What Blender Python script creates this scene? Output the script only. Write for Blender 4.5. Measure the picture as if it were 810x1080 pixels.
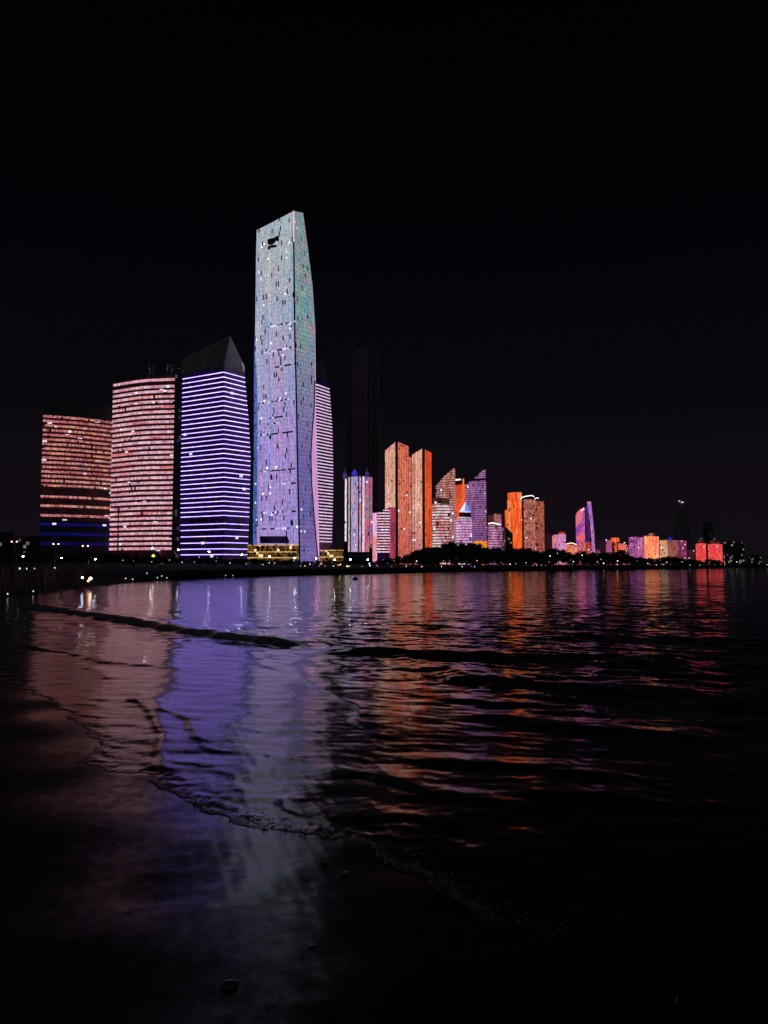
import bpy, bmesh, math, random
import numpy as np
from mathutils import Vector, Matrix

random.seed(7)
RNG = np.random.default_rng(11)
for o in list(bpy.data.objects):
    bpy.data.objects.remove(o)
S = bpy.context.scene
COL = S.collection

# ---------------------------------------------------------------- camera, sky, fill sun, exposure
F = 810.0                       # focal length in photo pixels (photo 810 x 1080)
HOR = 597.0                     # horizon row
CAMZ = 1.7
TH = math.atan((HOR - 540.0) / F)
CT, ST = math.cos(TH), math.sin(TH)
cam = bpy.data.cameras.new('camera')
cam.sensor_fit = 'VERTICAL'
cam.sensor_height = 36.0
cam.lens = 36.0 * F / 1080.0
cam.clip_start = 0.05
cam.clip_end = 30000
co = bpy.data.objects.new('camera', cam)
COL.objects.link(co)
co.location = (0, 0, CAMZ)
co.rotation_euler = (math.radians(90) + TH, 0, 0)
S.camera = co

W = bpy.data.worlds.new('World')
S.world = W
W.use_nodes = True
wn = W.node_tree.nodes
wl = W.node_tree.links
bg = wn['Background']
tc = wn.new('ShaderNodeTexCoord')
sp = wn.new('ShaderNodeSeparateXYZ')
wl.new(tc.outputs['Generated'], sp.inputs[0])
rp = wn.new('ShaderNodeValToRGB')
wl.new(sp.outputs['Z'], rp.inputs[0])
e = rp.color_ramp.elements
e[0].position = 0.0
e[0].color = (0.0062, 0.0042, 0.0075, 1)
e[1].position = 0.62
e[1].color = (0.00035, 0.00035, 0.0006, 1)
k = e.new(0.10); k.color = (0.0050, 0.0036, 0.0058, 1)
k = e.new(0.25); k.color = (0.0019, 0.0018, 0.0036, 1)
k = e.new(0.42); k.color = (0.0010, 0.0010, 0.0020, 1)
# added sky glow for the unseen city behind the camera, lifts foam and dark fronts
g1 = wn.new('ShaderNodeMath'); g1.operation = 'MULTIPLY'; g1.use_clamp = True
wl.new(sp.outputs['Y'], g1.inputs[0]); g1.inputs[1].default_value = -1.0
g2 = wn.new('ShaderNodeMath'); g2.operation = 'SUBTRACT'; g2.use_clamp = True
g2.inputs[0].default_value = 1.0
wl.new(sp.outputs['Z'], g2.inputs[1])
g3 = wn.new('ShaderNodeMath'); g3.operation = 'MULTIPLY'
wl.new(g1.outputs[0], g3.inputs[0]); wl.new(g2.outputs[0], g3.inputs[1])
gm = wn.new('ShaderNodeMix'); gm.data_type = 'RGBA'; gm.blend_type = 'ADD'
wl.new(g3.outputs[0], gm.inputs[0]); wl.new(rp.outputs[0], gm.inputs[6]); gm.inputs[7].default_value = (0.050, 0.053, 0.056, 1)
wl.new(gm.outputs[2], bg.inputs[0])
bg.inputs[1].default_value = 1.0

fill_sun = bpy.data.lights.new('fill_sun', 'SUN')  # added weak fill light for the foam and sand
fill_sun.energy = 0.004
fill_sun.angle = math.radians(0.5)
fill_sun.color = (0.8, 0.88, 1.0)
mo = bpy.data.objects.new('fill_sun', fill_sun)
COL.objects.link(mo)
mo.rotation_euler = (math.radians(38), 0, math.radians(-30))

S.view_settings.view_transform = 'Standard'
S.view_settings.look = 'None'
S.view_settings.exposure = 0.0
S.view_settings.gamma = 1.0
S.view_settings.use_curve_mapping = False
S.cycles.max_bounces = 4
S.cycles.glossy_bounces = 3
S.cycles.diffuse_bounces = 1
S.cycles.sample_clamp_indirect = 25.0
S.cycles.use_denoising = True

# ---------------------------------------------------------------- photo <-> world helpers
def zpx(py, Y):
    v = 540.0 - py
    return CAMZ + Y * (v * CT + F * ST) / (F * CT - v * ST)

def xat(px, z, Y):
    return (px - 405.0) / F * (Y * CT + (z - CAMZ) * ST)

def pt(px, py, Y):
    z = zpx(py, Y)
    return Vector((xat(px, z, Y), Y, z))

def gnd(px, py, z=0.0):
    v = 540.0 - py
    k = (v * CT + F * ST) / (F * CT - v * ST)
    Y = (z - CAMZ) / k
    return (xat(px, z, Y), Y)

def lin(c):
    return tuple((x / 255.0 / 12.92) if x / 255.0 <= 0.04045 else ((x / 255.0 + 0.055) / 1.055) ** 2.4 for x in c[:3])

# ---------------------------------------------------------------- object helpers
def tag(o, label=None, cat=None, group=None, kind=None):
    if label: o['label'] = label
    if cat: o['category'] = cat
    if group: o['group'] = group
    if kind: o['kind'] = kind
    return o

def thing(name, label, cat, loc=(0, 0, 0), rz=0.0, group=None):
    o = bpy.data.objects.new(name, None)
    o.empty_display_size = 1
    COL.objects.link(o)
    o.location = loc
    o.rotation_euler = (0, 0, rz)
    return tag(o, label, cat, group)

def link_mesh(name, me, parent=None, mats=()):
    for m in mats:
        me.materials.append(m)
    o = bpy.data.objects.new(name, me)
    COL.objects.link(o)
    if parent is not None:
        o.parent = parent
    return o

def kids(o):
    return [c for c in bpy.data.objects if c.parent == o]

def copy_tree(o, kl=None):
    c = o.copy()
    COL.objects.link(c)
    for ch, sub in (kl or []):
        d = ch.copy()
        COL.objects.link(d)
        d.parent = c
        for g in sub:
            h = g.copy()
            COL.objects.link(h)
            h.parent = d
    return c

def tree_of(o):
    return [(c, kids(c)) for c in kids(o)]

class MB:
    """collects quads / tris with uv and material index, builds ONE mesh object"""
    def __init__(self):
        self.v, self.f, self.uv, self.mi = [], [], [], []
    def face(self, pts, uvs=None, mi=0):
        b = len(self.v)
        self.v += [tuple(p) for p in pts]
        self.f.append(tuple(range(b, b + len(pts))))
        self.uv += list(uvs) if uvs else [(p[0] + p[1] * 0.7, p[2]) for p in pts]
        self.mi.append(mi)
    def box(self, c, h, mi=0, rz=0.0):
        cx, cy, cz = c; hx, hy, hz = h
        cr, sr = math.cos(rz), math.sin(rz)
        def P(a, b_, d):
            x, y = a * hx, b_ * hy
            return (cx + x * cr - y * sr, cy + x * sr + y * cr, cz + d * hz)
        for q in (((-1,-1,-1),(1,-1,-1),(1,-1,1),(-1,-1,1)), ((1,-1,-1),(1,1,-1),(1,1,1),(1,-1,1)),
                  ((1,1,-1),(-1,1,-1),(-1,1,1),(1,1,1)), ((-1,1,-1),(-1,-1,-1),(-1,-1,1),(-1,1,1)),
                  ((-1,-1,1),(1,-1,1),(1,1,1),(-1,1,1)), ((-1,1,-1),(1,1,-1),(1,-1,-1),(-1,-1,-1))):
            self.face([P(*t) for t in q], None, mi)
    def tube(self, pts, rad, n=8, mi=0):
        pts = [Vector(p) for p in pts]
        if not hasattr(rad, '__len__'): rad = [rad] * len(pts)
        rings = []
        for i, p in enumerate(pts):
            d = (pts[min(i + 1, len(pts) - 1)] - pts[max(i - 1, 0)]).normalized()
            a = d.orthogonal().normalized() if abs(d.z) < 0.9 else Vector((1, 0, 0))
            a = (a - d * a.dot(d)).normalized()
            b = d.cross(a)
            rings.append([p + (a * math.cos(t) + b * math.sin(t)) * rad[i] for t in [2 * math.pi * k / n for k in range(n)]])
        for r0, r1 in zip(rings, rings[1:]):
            for k in range(n):
                self.face([r0[k], r0[(k + 1) % n], r1[(k + 1) % n], r1[k]], None, mi)
        self.face(list(reversed(rings[0])), None, mi)
        self.face(rings[-1], None, mi)
    def ball(self, c, r, n=10, m=6, sz=1.0, mi=0):
        def P(i, j):
            a = 2 * math.pi * i / n; b = -math.pi / 2 + math.pi * j / m
            return (c[0] + r * math.cos(b) * math.cos(a), c[1] + r * math.cos(b) * math.sin(a), c[2] + r * sz * math.sin(b))
        for j in range(m):
            for i in range(n):
                q = [P(i, j), P(i + 1, j), P(i + 1, j + 1), P(i, j + 1)]
                if j == 0: q = [q[0], q[2], q[3]]
                elif j == m - 1: q = [q[0], q[1], q[2]]
                self.face(q, None, mi)
    def build(self, name, mats, parent=None, smooth=False, weld=False):
        me = bpy.data.meshes.new(name)
        me.from_pydata(self.v, [], self.f)
        uvl = me.uv_layers.new(name='UVMap')
        uvl.data.foreach_set('uv', np.array(self.uv, dtype=np.float32).ravel())
        me.polygons.foreach_set('material_index', self.mi)
        if weld or smooth:
            bm = bmesh.new(); bm.from_mesh(me)
            bmesh.ops.remove_doubles(bm, verts=bm.verts, dist=1e-4)
            bm.to_mesh(me); bm.free()
        if smooth:
            me.polygons.foreach_set('use_smooth', [True] * len(me.polygons))
        me.update()
        if not isinstance(mats, (list, tuple)): mats = [mats]
        return link_mesh(name, me, parent, mats)

# ---------------------------------------------------------------- material helpers
class NT:
    def __init__(self, name):
        self.m = bpy.data.materials.new(name)
        self.m.use_nodes = True
        self.t = self.m.node_tree
        self.b = self.t.nodes['Principled BSDF']
    def n(self, typ, **kw):
        nd = self.t.nodes.new('ShaderNode' + typ)
        for a, v in kw.items(): setattr(nd, a, v)
        return nd
    def put(self, sock, v):
        if isinstance(v, bpy.types.NodeSocket): self.t.links.new(v, sock)
        else: sock.default_value = v
    def math(self, op, a, b=0.0, c=0.0):
        nd = self.n('Math', operation=op)
        for s_, v in zip(nd.inputs, (a, b, c)): self.put(s_, v)
        return nd.outputs[0]
    def xyz(self, x, y, z=0.0):
        nd = self.n('CombineXYZ')
        for s_, v in zip(nd.inputs, (x, y, z)): self.put(s_, v)
        return nd.outputs[0]
    def uv(self):
        nd = self.n('UVMap'); nd.uv_map = 'UVMap'
        sx = self.n('SeparateXYZ')
        self.t.links.new(nd.outputs[0], sx.inputs[0])
        return sx.outputs[0], sx.outputs[1]
    def noise(self, vec, scale=1.0, detail=2.0, rough=0.5, dist=0.0):
        nd = self.n('TexNoise')
        self.put(nd.inputs['Vector'], vec)
        nd.inputs['Scale'].default_value = scale
        nd.inputs['Detail'].default_value = detail
        nd.inputs['Roughness'].default_value = rough
        nd.inputs['Distortion'].default_value = dist
        return nd.outputs['Fac'], nd.outputs['Color']
    def white(self, vec):
        nd = self.n('TexWhiteNoise', noise_dimensions='3D')
        self.put(nd.inputs['Vector'], vec)
        return nd.outputs['Value']
    def ramp(self, fac, cols, lo=0.3, hi=0.7, interp='LINEAR'):
        nd = self.n('ValToRGB')
        self.put(nd.inputs[0], fac)
        r = nd.color_ramp
        r.interpolation = interp
        n = len(cols)
        if n == 1: cols = cols * 2; n = 2
        while len(r.elements) < n: r.elements.new(0.5)
        for i, c in enumerate(cols):
            r.elements[i].position = lo + (hi - lo) * i / (n - 1)
        for i, c in enumerate(cols):
            r.elements[i].color = (*lin(c), 1)
        return nd.outputs[0]
    def mixc(self, f, a, b):
        nd = self.n('Mix', data_type='RGBA')
        self.put(nd.inputs[0], f); self.put(nd.inputs[6], a); self.put(nd.inputs[7], b)
        return nd.outputs[2]
    def mapr(self, v, a, b, c, d):
        nd = self.n('MapRange')
        for s_, x in zip(nd.inputs, (v, a, b, c, d)): self.put(s_, x)
        return nd.outputs[0]

_mc = {}
def plain(name, col, rough=0.6, metal=0.0, var=0.3, scale=3.0):
    if name in _mc: return _mc[name]
    N = NT(name)
    g = N.n('TexCoord')
    f, _ = N.noise(g.outputs['Object'], scale, 4)
    r = N.n('ValToRGB')
    N.put(r.inputs[0], f)
    r.color_ramp.elements[0].position = 0.3
    r.color_ramp.elements[1].position = 0.7
    r.color_ramp.elements[0].color = (*[c * (1 - var) for c in col], 1)
    r.color_ramp.elements[1].color = (*[min(1, c * (1 + var)) for c in col], 1)
    N.put(N.b.inputs['Base Color'], r.outputs[0])
    N.b.inputs['Roughness'].default_value = rough
    N.b.inputs['Metallic'].default_value = metal
    _mc[name] = N.m
    return N.m

def glow(name, col, strength):
    if name in _mc: return _mc[name]
    N = NT(name)
    g = N.n('TexCoord')
    f, _ = N.noise(g.outputs['Object'], 5.0, 2)
    N.b.inputs['Base Color'].default_value = (0.6, 0.6, 0.6, 1)
    N.b.inputs['Emission Color'].default_value = (*lin(col), 1)
    N.put(N.b.inputs['Emission Strength'], N.mapr(f, 0.3, 0.7, strength * 0.85, strength * 1.15))
    _mc[name] = N.m
    return N.m

def led(name, cols, su=0.03, sv=0.02, cu=1.6, cv=3.6, lo=0.45, hi=1.25, off=0.03, spark=0.004,
        line=None, vline=None, gain=1.0, dist=0.3, cols2=None, vmix=(0, 100), seed=None, base=0.03, rng=(0.3, 0.7),
        stray=(235, 235, 255), detail=3.0, interp='LINEAR', offv=1.0):
    """LED media facade: coloured light pixels with dead pixels, brighter windows, floor lines"""
    if name in _mc: return _mc[name]
    N = NT(name)
    u, v = N.uv()
    seed = random.uniform(0, 100) if seed is None else seed
    vec = N.xyz(N.math('MULTIPLY', u, su), N.math('MULTIPLY', v, sv), seed)
    f, _ = N.noise(vec, 1.0, detail, 0.6, dist)
    c = N.ramp(f, cols, *rng, interp)
    if cols2:
        c2 = N.ramp(f, cols2, *rng, interp)
        c = N.mixc(N.mapr(v, vmix[0], vmix[1], 0.0, 1.0), c2, c)
    cell = N.xyz(N.math('FLOOR', N.math('DIVIDE', u, cu)), N.math('FLOOR', N.math('DIVIDE', v, cv)), seed)
    w = N.white(cell)
    br = N.mapr(w, 0, 1, lo, hi)
    if off > 0:
        cell2 = N.xyz(N.math('FLOOR', N.math('DIVIDE', u, cu * 1.3)), N.math('FLOOR', N.math('DIVIDE', v, cv * offv)), seed + 7.3)
        br = N.math('MULTIPLY', br, N.math('GREATER_THAN', N.white(cell2), off))
    if line:
        fr = N.math('FRACT', N.math('DIVIDE', v, line[0]))
        br = N.math('MULTIPLY', br, N.mapr(N.math('LESS_THAN', fr, line[1]), 0, 1, line[2], 1.0))
    if vline:
        fr = N.math('FRACT', N.math('DIVIDE', u, vline[0]))
        br = N.math('MULTIPLY', br, N.mapr(N.math('LESS_THAN', fr, vline[1]), 0, 1, vline[2], 1.0))
    if not any(w_ in name for w_ in ('pixel_led', 'band', 'lit_windows', 'podium', 'tan_wall', 'cool_windows')): gain *= 1.2
    br = N.math('MULTIPLY', br, gain)
    if spark > 0:
        cell3 = N.xyz(N.math('FLOOR', N.math('DIVIDE', u, cu * 1.7)), N.math('FLOOR', N.math('DIVIDE', v, cv)), seed + 31.7)
        sk = N.math('GREATER_THAN', N.white(cell3), 1 - spark)
        c = N.mixc(sk, c, (*lin(stray), 1))
        br = N.math('MAXIMUM', br, N.math('MULTIPLY', sk, 1.1))
    N.b.inputs['Base Color'].default_value = (base, base, base * 1.1, 1)
    N.b.inputs['Roughness'].default_value = 0.3
    N.put(N.b.inputs['Emission Color'], c)
    N.put(N.b.inputs['Emission Strength'], br)
    _mc[name] = N.m
    return N.m

# ================================================================ GROUND AND SEA
def catmull(P, n=6):
    P = [np.array(p, float) for p in P]
    out = []
    for i in range(len(P) - 1):
        p0, p1, p2, p3 = P[max(i - 1, 0)], P[i], P[i + 1], P[min(i + 2, len(P) - 1)]
        for t in np.arange(n) / n:
            out.append(0.5 * ((2 * p1) + (-p0 + p2) * t + (2 * p0 - 5 * p1 + 4 * p2 - p3) * t * t + (-p0 + 3 * p1 - 3 * p2 + p3) * t ** 3))
    out.append(P[-1])
    return np.array(out)

RUN = 0.19                      # the wash runs up the beach: its surface tilts toward the sea
shore_near = [gnd(*p, RUN) for p in [(1500, 1300), (810, 1100), (690, 1040), (610, 1003), (550, 981), (480, 952), (425, 915), (385, 893), (345, 884), (300, 879), (262, 870),
                                (228, 858), (198, 846), (176, 834), (162, 820), (146, 817), (122, 815), (103, 809), (92, 801), (99, 790), (101, 778), (84, 765), (66, 748), (45, 733), (22, 724),
                                (-40, 718), (-140, 700), (-280, 668)]]
shore_near = [(12.0, -6.0), (4.5, 0.8)] + shore_near[1:]
shore_far = [(-20.5, 27.0), gnd(-70, 636), gnd(0, 630), gnd(60, 625.5), gnd(105, 619), gnd(150, 613.5), gnd(250, 609), gnd(360, 605.8), gnd(500, 603), gnd(600, 601.6),
             gnd(700, 600.3), gnd(810, 599), gnd(1000, 598.4), (3000, 1900), (9000, 3500)]
SHORE = catmull(shore_near + shore_far, 5)

def poly_dist(x, y, P, signed=False):
    """distance to polyline P; also parameter (0..1) of nearest point; signed: + on right-hand/sea side"""
    best = np.full(x.shape, 1e18)
    tpar = np.zeros(x.shape)
    sgn = np.ones(x.shape)
    L = np.concatenate([[0], np.cumsum(np.hypot(*(P[1:] - P[:-1]).T))])
    for i in range(len(P) - 1):
        ax, ay = P[i]; bx, by = P[i + 1]
        dx, dy = bx - ax, by - ay
        l2 = dx * dx + dy * dy + 1e-12
        t = np.clip(((x - ax) * dx + (y - ay) * dy) / l2, 0, 1)
        ex, ey = x - (ax + t * dx), y - (ay + t * dy)
        d2 = ex * ex + ey * ey
        m = d2 < best
        best = np.where(m, d2, best)
        tpar = np.where(m, (L[i] + t * (L[i + 1] - L[i])) / L[-1], tpar)
        if signed:
            sgn = np.where(m, np.sign(dx * (y - ay) - dy * (x - ax)), sgn)
    return np.sqrt(best), tpar, sgn

def inside_sea(x, y):
    P = np.vstack([SHORE, [[9000, -9000], [12, -9000]]])
    c = np.zeros(x.shape, bool)
    n = len(P)
    for i in range(n):
        x0, y0 = P[i]; x1, y1 = P[(i + 1) % n]
        if y0 == y1: continue
        cond = ((y0 > y) != (y1 > y)) & (x < (x1 - x0) * (y - y0) / (y1 - y0) + x0)
        c ^= cond
    return c

def shore_d(x, y):
    d, t, s = poly_dist(x, y, SHORE)
    return np.where(inside_sea(x, y), d, -d)

def sstep(a, b, x):
    t = np.clip((x - a) / (b - a), 0, 1)
    return t * t * (3 - 2 * t)

def wob(x, y, seed, lams, amp):
    r = np.random.default_rng(seed)
    z = np.zeros(x.shape)
    for l in lams:
        for _ in range(3):
            a = r.uniform(0, 2 * math.pi); ph = r.uniform(0, 6.28)
            z += np.sin((x * math.cos(a) + y * math.sin(a)) * 2 * math.pi / l + ph) * l
    return z / (sum(lams) * 1.7) * amp

def terrain_z(x, y, d):
    r = np.hypot(x, y)
    a = np.maximum(-d, 0)
    near = np.minimum(0.028 * a, 0.9) + 0.004 * np.minimum(a, 30) 
    far = 1.15 * sstep(0, 6, a) + np.minimum(0.006 * np.maximum(a - 6, 0), 3.2)
    w = sstep(55, 85, r)
    land = near * (1 - w) + far * w
    sea = -np.minimum(0.035 * np.maximum(d, 0), 3.0)
    return np.where(d > 0, sea, land) + runup(x, y, d)

def runup(x, y, d):
    r = np.hypot(x, y)
    return RUN * np.exp(-np.maximum(d, 0) / 6.0) * np.exp(-(r / 24.0) ** 2)

def tz(x, y):
    X_, Y_ = np.array([float(x)]), np.array([float(y)])
    return float(terrain_z(X_, Y_, shore_d(X_, Y_))[0])

ang = np.radians(np.concatenate([np.linspace(-85, -36, 26)[:-1], np.linspace(-36, 36, 861), np.linspace(36, 85, 26)[1:]]))
rad = [1.2]
while rad[-1] < 420: rad.append(rad[-1] * 1.0055)
while rad[-1] < 9500: rad.append(rad[-1] * 1.06)
rad = np.array(rad)
R, A = np.meshgrid(rad, ang, indexing='ij')
GX, GY = R * np.sin(A), R * np.cos(A)
GD = shore_d(GX, GY)
near_w = np.exp(-R / 25.0)
GD = GD + near_w * (wob(GX, GY, 3, [0.9, 0.45, 0.22], 0.10) + wob(GX, GY, 5, [0.12, 0.07], 0.02))

def grid_mesh(name, Z, keep, attrs, mat, sub=1):
    Xs, Ys, Zs, Ks = GX[::sub, ::sub], GY[::sub, ::sub], Z[::sub, ::sub], keep[::sub, ::sub]
    nr, nc = Xs.shape
    idx = np.arange(nr * nc).reshape(nr, nc)
    q = np.stack([idx[:-1, :-1], idx[:-1, 1:], idx[1:, 1:], idx[1:, :-1]], -1).reshape(-1, 4)
    kf = (Ks[:-1, :-1] | Ks[:-1, 1:] | Ks[1:, 1:] | Ks[1:, :-1]).ravel()
    q = q[kf]
    used = np.unique(q)
    rem = np.full(nr * nc, -1); rem[used] = np.arange(len(used))
    q = rem[q][:, ::-1]
    V = np.stack([Xs.ravel()[used], Ys.ravel()[used], Zs.ravel()[used]], -1)
    me = bpy.data.meshes.new(name)
    me.vertices.add(len(V)); me.vertices.foreach_set('co', V.astype(np.float32).ravel())
    me.loops.add(q.size); me.loops.foreach_set('vertex_index', q.astype(np.int32).ravel())
    me.polygons.add(len(q))
    me.polygons.foreach_set('loop_start', np.arange(0, q.size, 4, dtype=np.int32))
    me.polygons.foreach_set('loop_total', np.full(len(q), 4, dtype=np.int32))
    me.polygons.foreach_set('use_smooth', np.ones(len(q), dtype=bool))
    me.update(calc_edges=True)
    for an, arr in attrs.items():
        at = me.attributes.new(an, 'FLOAT', 'POINT')
        at.data.foreach_set('value', arr[::sub, ::sub].ravel()[used].astype(np.float32))
    return link_mesh(name, me, None, [mat])

# --- sand / ground material
N = NT('wet_and_dry_sand')
geo = N.n('NewGeometry')
at_w = N.n('Attribute', attribute_name='wet')
at_f = N.n('Attribute', attribute_name='far')
n1, _ = N.noise(geo.outputs['Position'], 2.2, 6, 0.6)
n2, _ = N.noise(geo.outputs['Position'], 60.0, 4, 0.7)
n3, n3c = N.noise(geo.outputs['Position'], 14.0, 3, 0.6)
sand = N.ramp(n1, [(58, 50, 42), (78, 68, 56)])
grain = N.ramp(n2, [(50, 43, 36), (88, 76, 64)])
c = N.mixc(0.4, sand, grain)
c = N.mixc(at_w.outputs['Fac'], c, (0.014, 0.012, 0.010, 1))
c = N.mixc(at_f.outputs['Fac'], c, (0.035, 0.036, 0.032, 1))
N.put(N.b.inputs['Base Color'], c)
wet = at_w.outputs['Fac']
rgh = N.math('ADD', N.mapr(wet, 0, 1, 0.8, 0.19), N.math('MULTIPLY', N.math('SUBTRACT', n1, 0.5), 0.05))
N.put(N.b.inputs['Roughness'], rgh)
N.put(N.b.inputs['IOR'], 1.35)
sc_ = N.n('VectorMath', operation='SUBTRACT'); N.put(sc_.inputs[0], n3c); sc_.inputs[1].default_value = (0.5, 0.5, 0.5)
_, n4c = N.noise(geo.outputs['Position'], 140.0, 2, 0.6)
sc4 = N.n('VectorMath', operation='SUBTRACT'); N.put(sc4.inputs[0], n4c); sc4.inputs[1].default_value = (0.5, 0.5, 0.5)
ad4 = N.n('VectorMath', operation='ADD'); N.put(ad4.inputs[0], sc_.outputs[0]); N.put(ad4.inputs[1], sc4.outputs[0])
ml = N.n('VectorMath', operation='MULTIPLY'); N.put(ml.inputs[0], ad4.outputs[0])
amt = N.mapr(wet, 0, 1, 0.5, 0.075)
N.put(ml.inputs[1], N.xyz(amt, amt, 0.0))
ad = N.n('VectorMath', operation='ADD'); N.put(ad.inputs[0], geo.outputs['Normal']); N.put(ad.inputs[1], ml.outputs[0])
nm = N.n('VectorMath', operation='NORMALIZE'); N.put(nm.inputs[0], ad.outputs[0])
N.put(N.b.inputs['Normal'], nm.outputs[0])
M_SAND = N.m

# --- sea material
N = NT('night_sea_water')
geo = N.n('NewGeometry')
chop = N.n('Attribute', attribute_name='chop')
foam = N.n('Attribute', attribute_name='foam')
posx = N.n('VectorMath', operation='MULTIPLY'); N.put(posx.inputs[0], geo.outputs['Position'])
posx.inputs[1].default_value = (0.55, 1.0, 1.0)
_, c1 = N.noise(posx.outputs[0], 2.4, 3, 0.6)
_, c2 = N.noise(posx.outputs[0], 11.0, 2, 0.6)
_, c3 = N.noise(posx.outputs[0], 0.35, 2, 0.5)
def cen(col, k):
    s1 = N.n('VectorMath', operation='SUBTRACT'); N.put(s1.inputs[0], col); s1.inputs[1].default_value = (0.5, 0.5, 0.5)
    m1 = N.n('VectorMath', operation='MULTIPLY'); N.put(m1.inputs[0], s1.outputs[0]); N.put(m1.inputs[1], N.xyz(k, k, 0.0))
    return m1.outputs[0]
cf = chop.outputs['Fac']
ca = cen(c1, N.mapr(cf, 0, 1, 0.035, 0.34))
cb = cen(c2, N.mapr(cf, 0, 1, 0.075, 0.26))
_, c4 = N.noise(posx.outputs[0], 45.0, 2, 0.6)
cd = cen(c4, N.mapr(cf, 0, 1, 0.10, 0.16))
cc = cen(c3, N.mapr(cf, 0, 1, 0.0, 0.08))
sm = geo.outputs['Normal']
for q in (ca, cb, cc, cd):
    a_ = N.n('VectorMath', operation='ADD'); N.put(a_.inputs[0], sm); N.put(a_.inputs[1], q); sm = a_.outputs[0]
nm = N.n('VectorMath', operation='NORMALIZE'); N.put(nm.inputs[0], sm)
N.put(N.b.inputs['Normal'], nm.outputs[0])
fn, _ = N.noise(geo.outputs['Position'], 28.0, 4, 0.7)
fo = N.math('MULTIPLY', foam.outputs['Fac'], N.mapr(fn, 0.36, 0.56, 0.0, 1.0))
N.put(N.b.inputs['Base Color'], N.mixc(fo, (0.006, 0.009, 0.011, 1), (0.55, 0.56, 0.55, 1)))
N.put(N.b.inputs['Roughness'], N.math('MAXIMUM', N.mapr(cf, 0, 0.7, 0.14, 0.055), N.math('MULTIPLY', fo, 0.6)))
N.put(N.b.inputs['IOR'], N.mapr(cf, 0, 0.5, 1.25, 1.34))
M_SEA = N.m

# --- waves
spacing = np.maximum(R * 0.0055, R * 0.0015) * 1.0
chopA = sstep(1.8, 9.0, GD) 
# the film of backwash is glassy, the open water to the right is choppy
chopA = chopA * (0.6 + 0.4 * sstep(-8, 3, GX)) 
chopA = np.where(R > 60, np.maximum(chopA, 0.55), chopA) * (1 - 0.42 * sstep(16, 40, R))
Z = np.zeros(GX.shape)
rw = np.random.default_rng(5)
NW = 64
base_dir = math.atan2(-0.72, -0.5)
for i in range(NW):
    lam = math.exp(rw.uniform(math.log(0.28), math.log(3.2)))
    a = base_dir + rw.normal(0, 0.55)
    ph = rw.uniform(0, 6.28)
    slope = 0.078 * math.sqrt(2.0 / NW) * (0.75 if lam > 1.0 else 1.35)
    kx, ky = math.cos(a) * 2 * math.pi / lam, math.sin(a) * 2 * math.pi / lam
    wgt = sstep(2.6, 5.0, lam / spacing)
    arg = GX * kx + GY * ky + ph
    Z += wgt * slope * lam / (2 * math.pi) * (np.sin(arg) + 0.18 * np.sin(2 * arg + 0.6))
Z *= chopA
# tiny creeping ripples on the film
for i in range(16):
    lam = math.exp(rw.uniform(math.log(0.10), math.log(0.6)))
    a = base_dir + rw.normal(0, 0.6)
    ph = rw.uniform(0, 6.28)
    wgt = sstep(2.6, 5.0, lam / spacing)
    Z += wgt * 0.012 * lam / (2 * math.pi) * np.sin((GX * math.cos(a) + GY * math.sin(a)) * 2 * math.pi / lam + ph)

FOAM = np.zeros(GX.shape)
def ridge(pxs, h, wf, wb, foamk=0.0, taper=0.15, wig=0.0):
    """a wave along a line on the water: steep side (width wf) toward the beach, gentle side (wb) toward the sea"""
    global Z, FOAM
    P = catmull([gnd(p[0], p[1], RUN * 0.75 if p[1] > 780 else (RUN * 0.45 if p[1] > 720 else 0.03)) for p in pxs], 6)
    m = max(wf, wb) * 4
    lo, hi = P.min(0) - m, P.max(0) + m
    sel = (GX > lo[0]) & (GX < hi[0]) & (GY > lo[1]) & (GY < hi[1])
    x, y = GX[sel], GY[sel]
    d, t, s = poly_dist(x, y, P, True)
    sd = d * s
    if wig: sd = sd + wob(x, y, int(abs(pxs[0][0]) + 9), [1.6, 0.7, 0.35], wig)
    prof = np.where(sd < 0, np.exp(-(sd / wf) ** 2), np.exp(-(sd / wb) ** 2))
    tp = sstep(0, taper, t) * sstep(0, taper, 1 - t)
    nv = 0.88 + 0.1 * np.sin(t * 17 + h * 100) + (wob(x, y, 91, [1.1, 0.5, 0.25], 0.05) if h > 0.15 else 0.0)
    Z[sel] += h * prof * tp * nv
    if foamk: FOAM[sel] = np.maximum(FOAM[sel], foamk * np.exp(-((sd + wf * 0.7) / (wf * 0.8)) ** 2) * tp)

# lines run left -> right; the beach is on their right-hand side (sd < 0)
ridge([(10, 637), (60, 644), (120, 653), (180, 664), (235, 673), (290, 679), (350, 687)], 0.165, 0.24, 1.0, 1.0, 0.10, 0.10)
ridge([(340, 684), (395, 690), (470, 692), (560, 694), (650, 697), (740, 699)], 0.10, 0.45, 1.3, 0.1, 0.12, 0.3)
ridge([(420, 703), (480, 713), (560, 721), (660, 727), (760, 734), (860, 740)], 0.085, 0.35, 1.0, 0.1, 0.15, 0.25)
ridge([(560, 668), (640, 671), (740, 674), (860, 676)], 0.045, 0.6, 1.6, 0.0, 0.2, 0.3)
ridge([(380, 655), (450, 657), (560, 660), (640, 661)], 0.035, 0.7, 1.7, 0.0, 0.2, 0.3)
ridge([(480, 752), (560, 765), (650, 772), (780, 780)], 0.04, 0.22, 0.6, 0.0, 0.2, 0.15)
ridge([(245, 697), (290, 708), (330, 722), (375, 748), (410, 778), (450, 800)], 0.018, 0.12, 0.5, 0.0, 0.2, 0.12)
ridge([(20, 679), (60, 690), (110, 701), (160, 708), (235, 709)], 0.030, 0.15, 0.6, 0.0, 0.2, 0.15)
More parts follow.
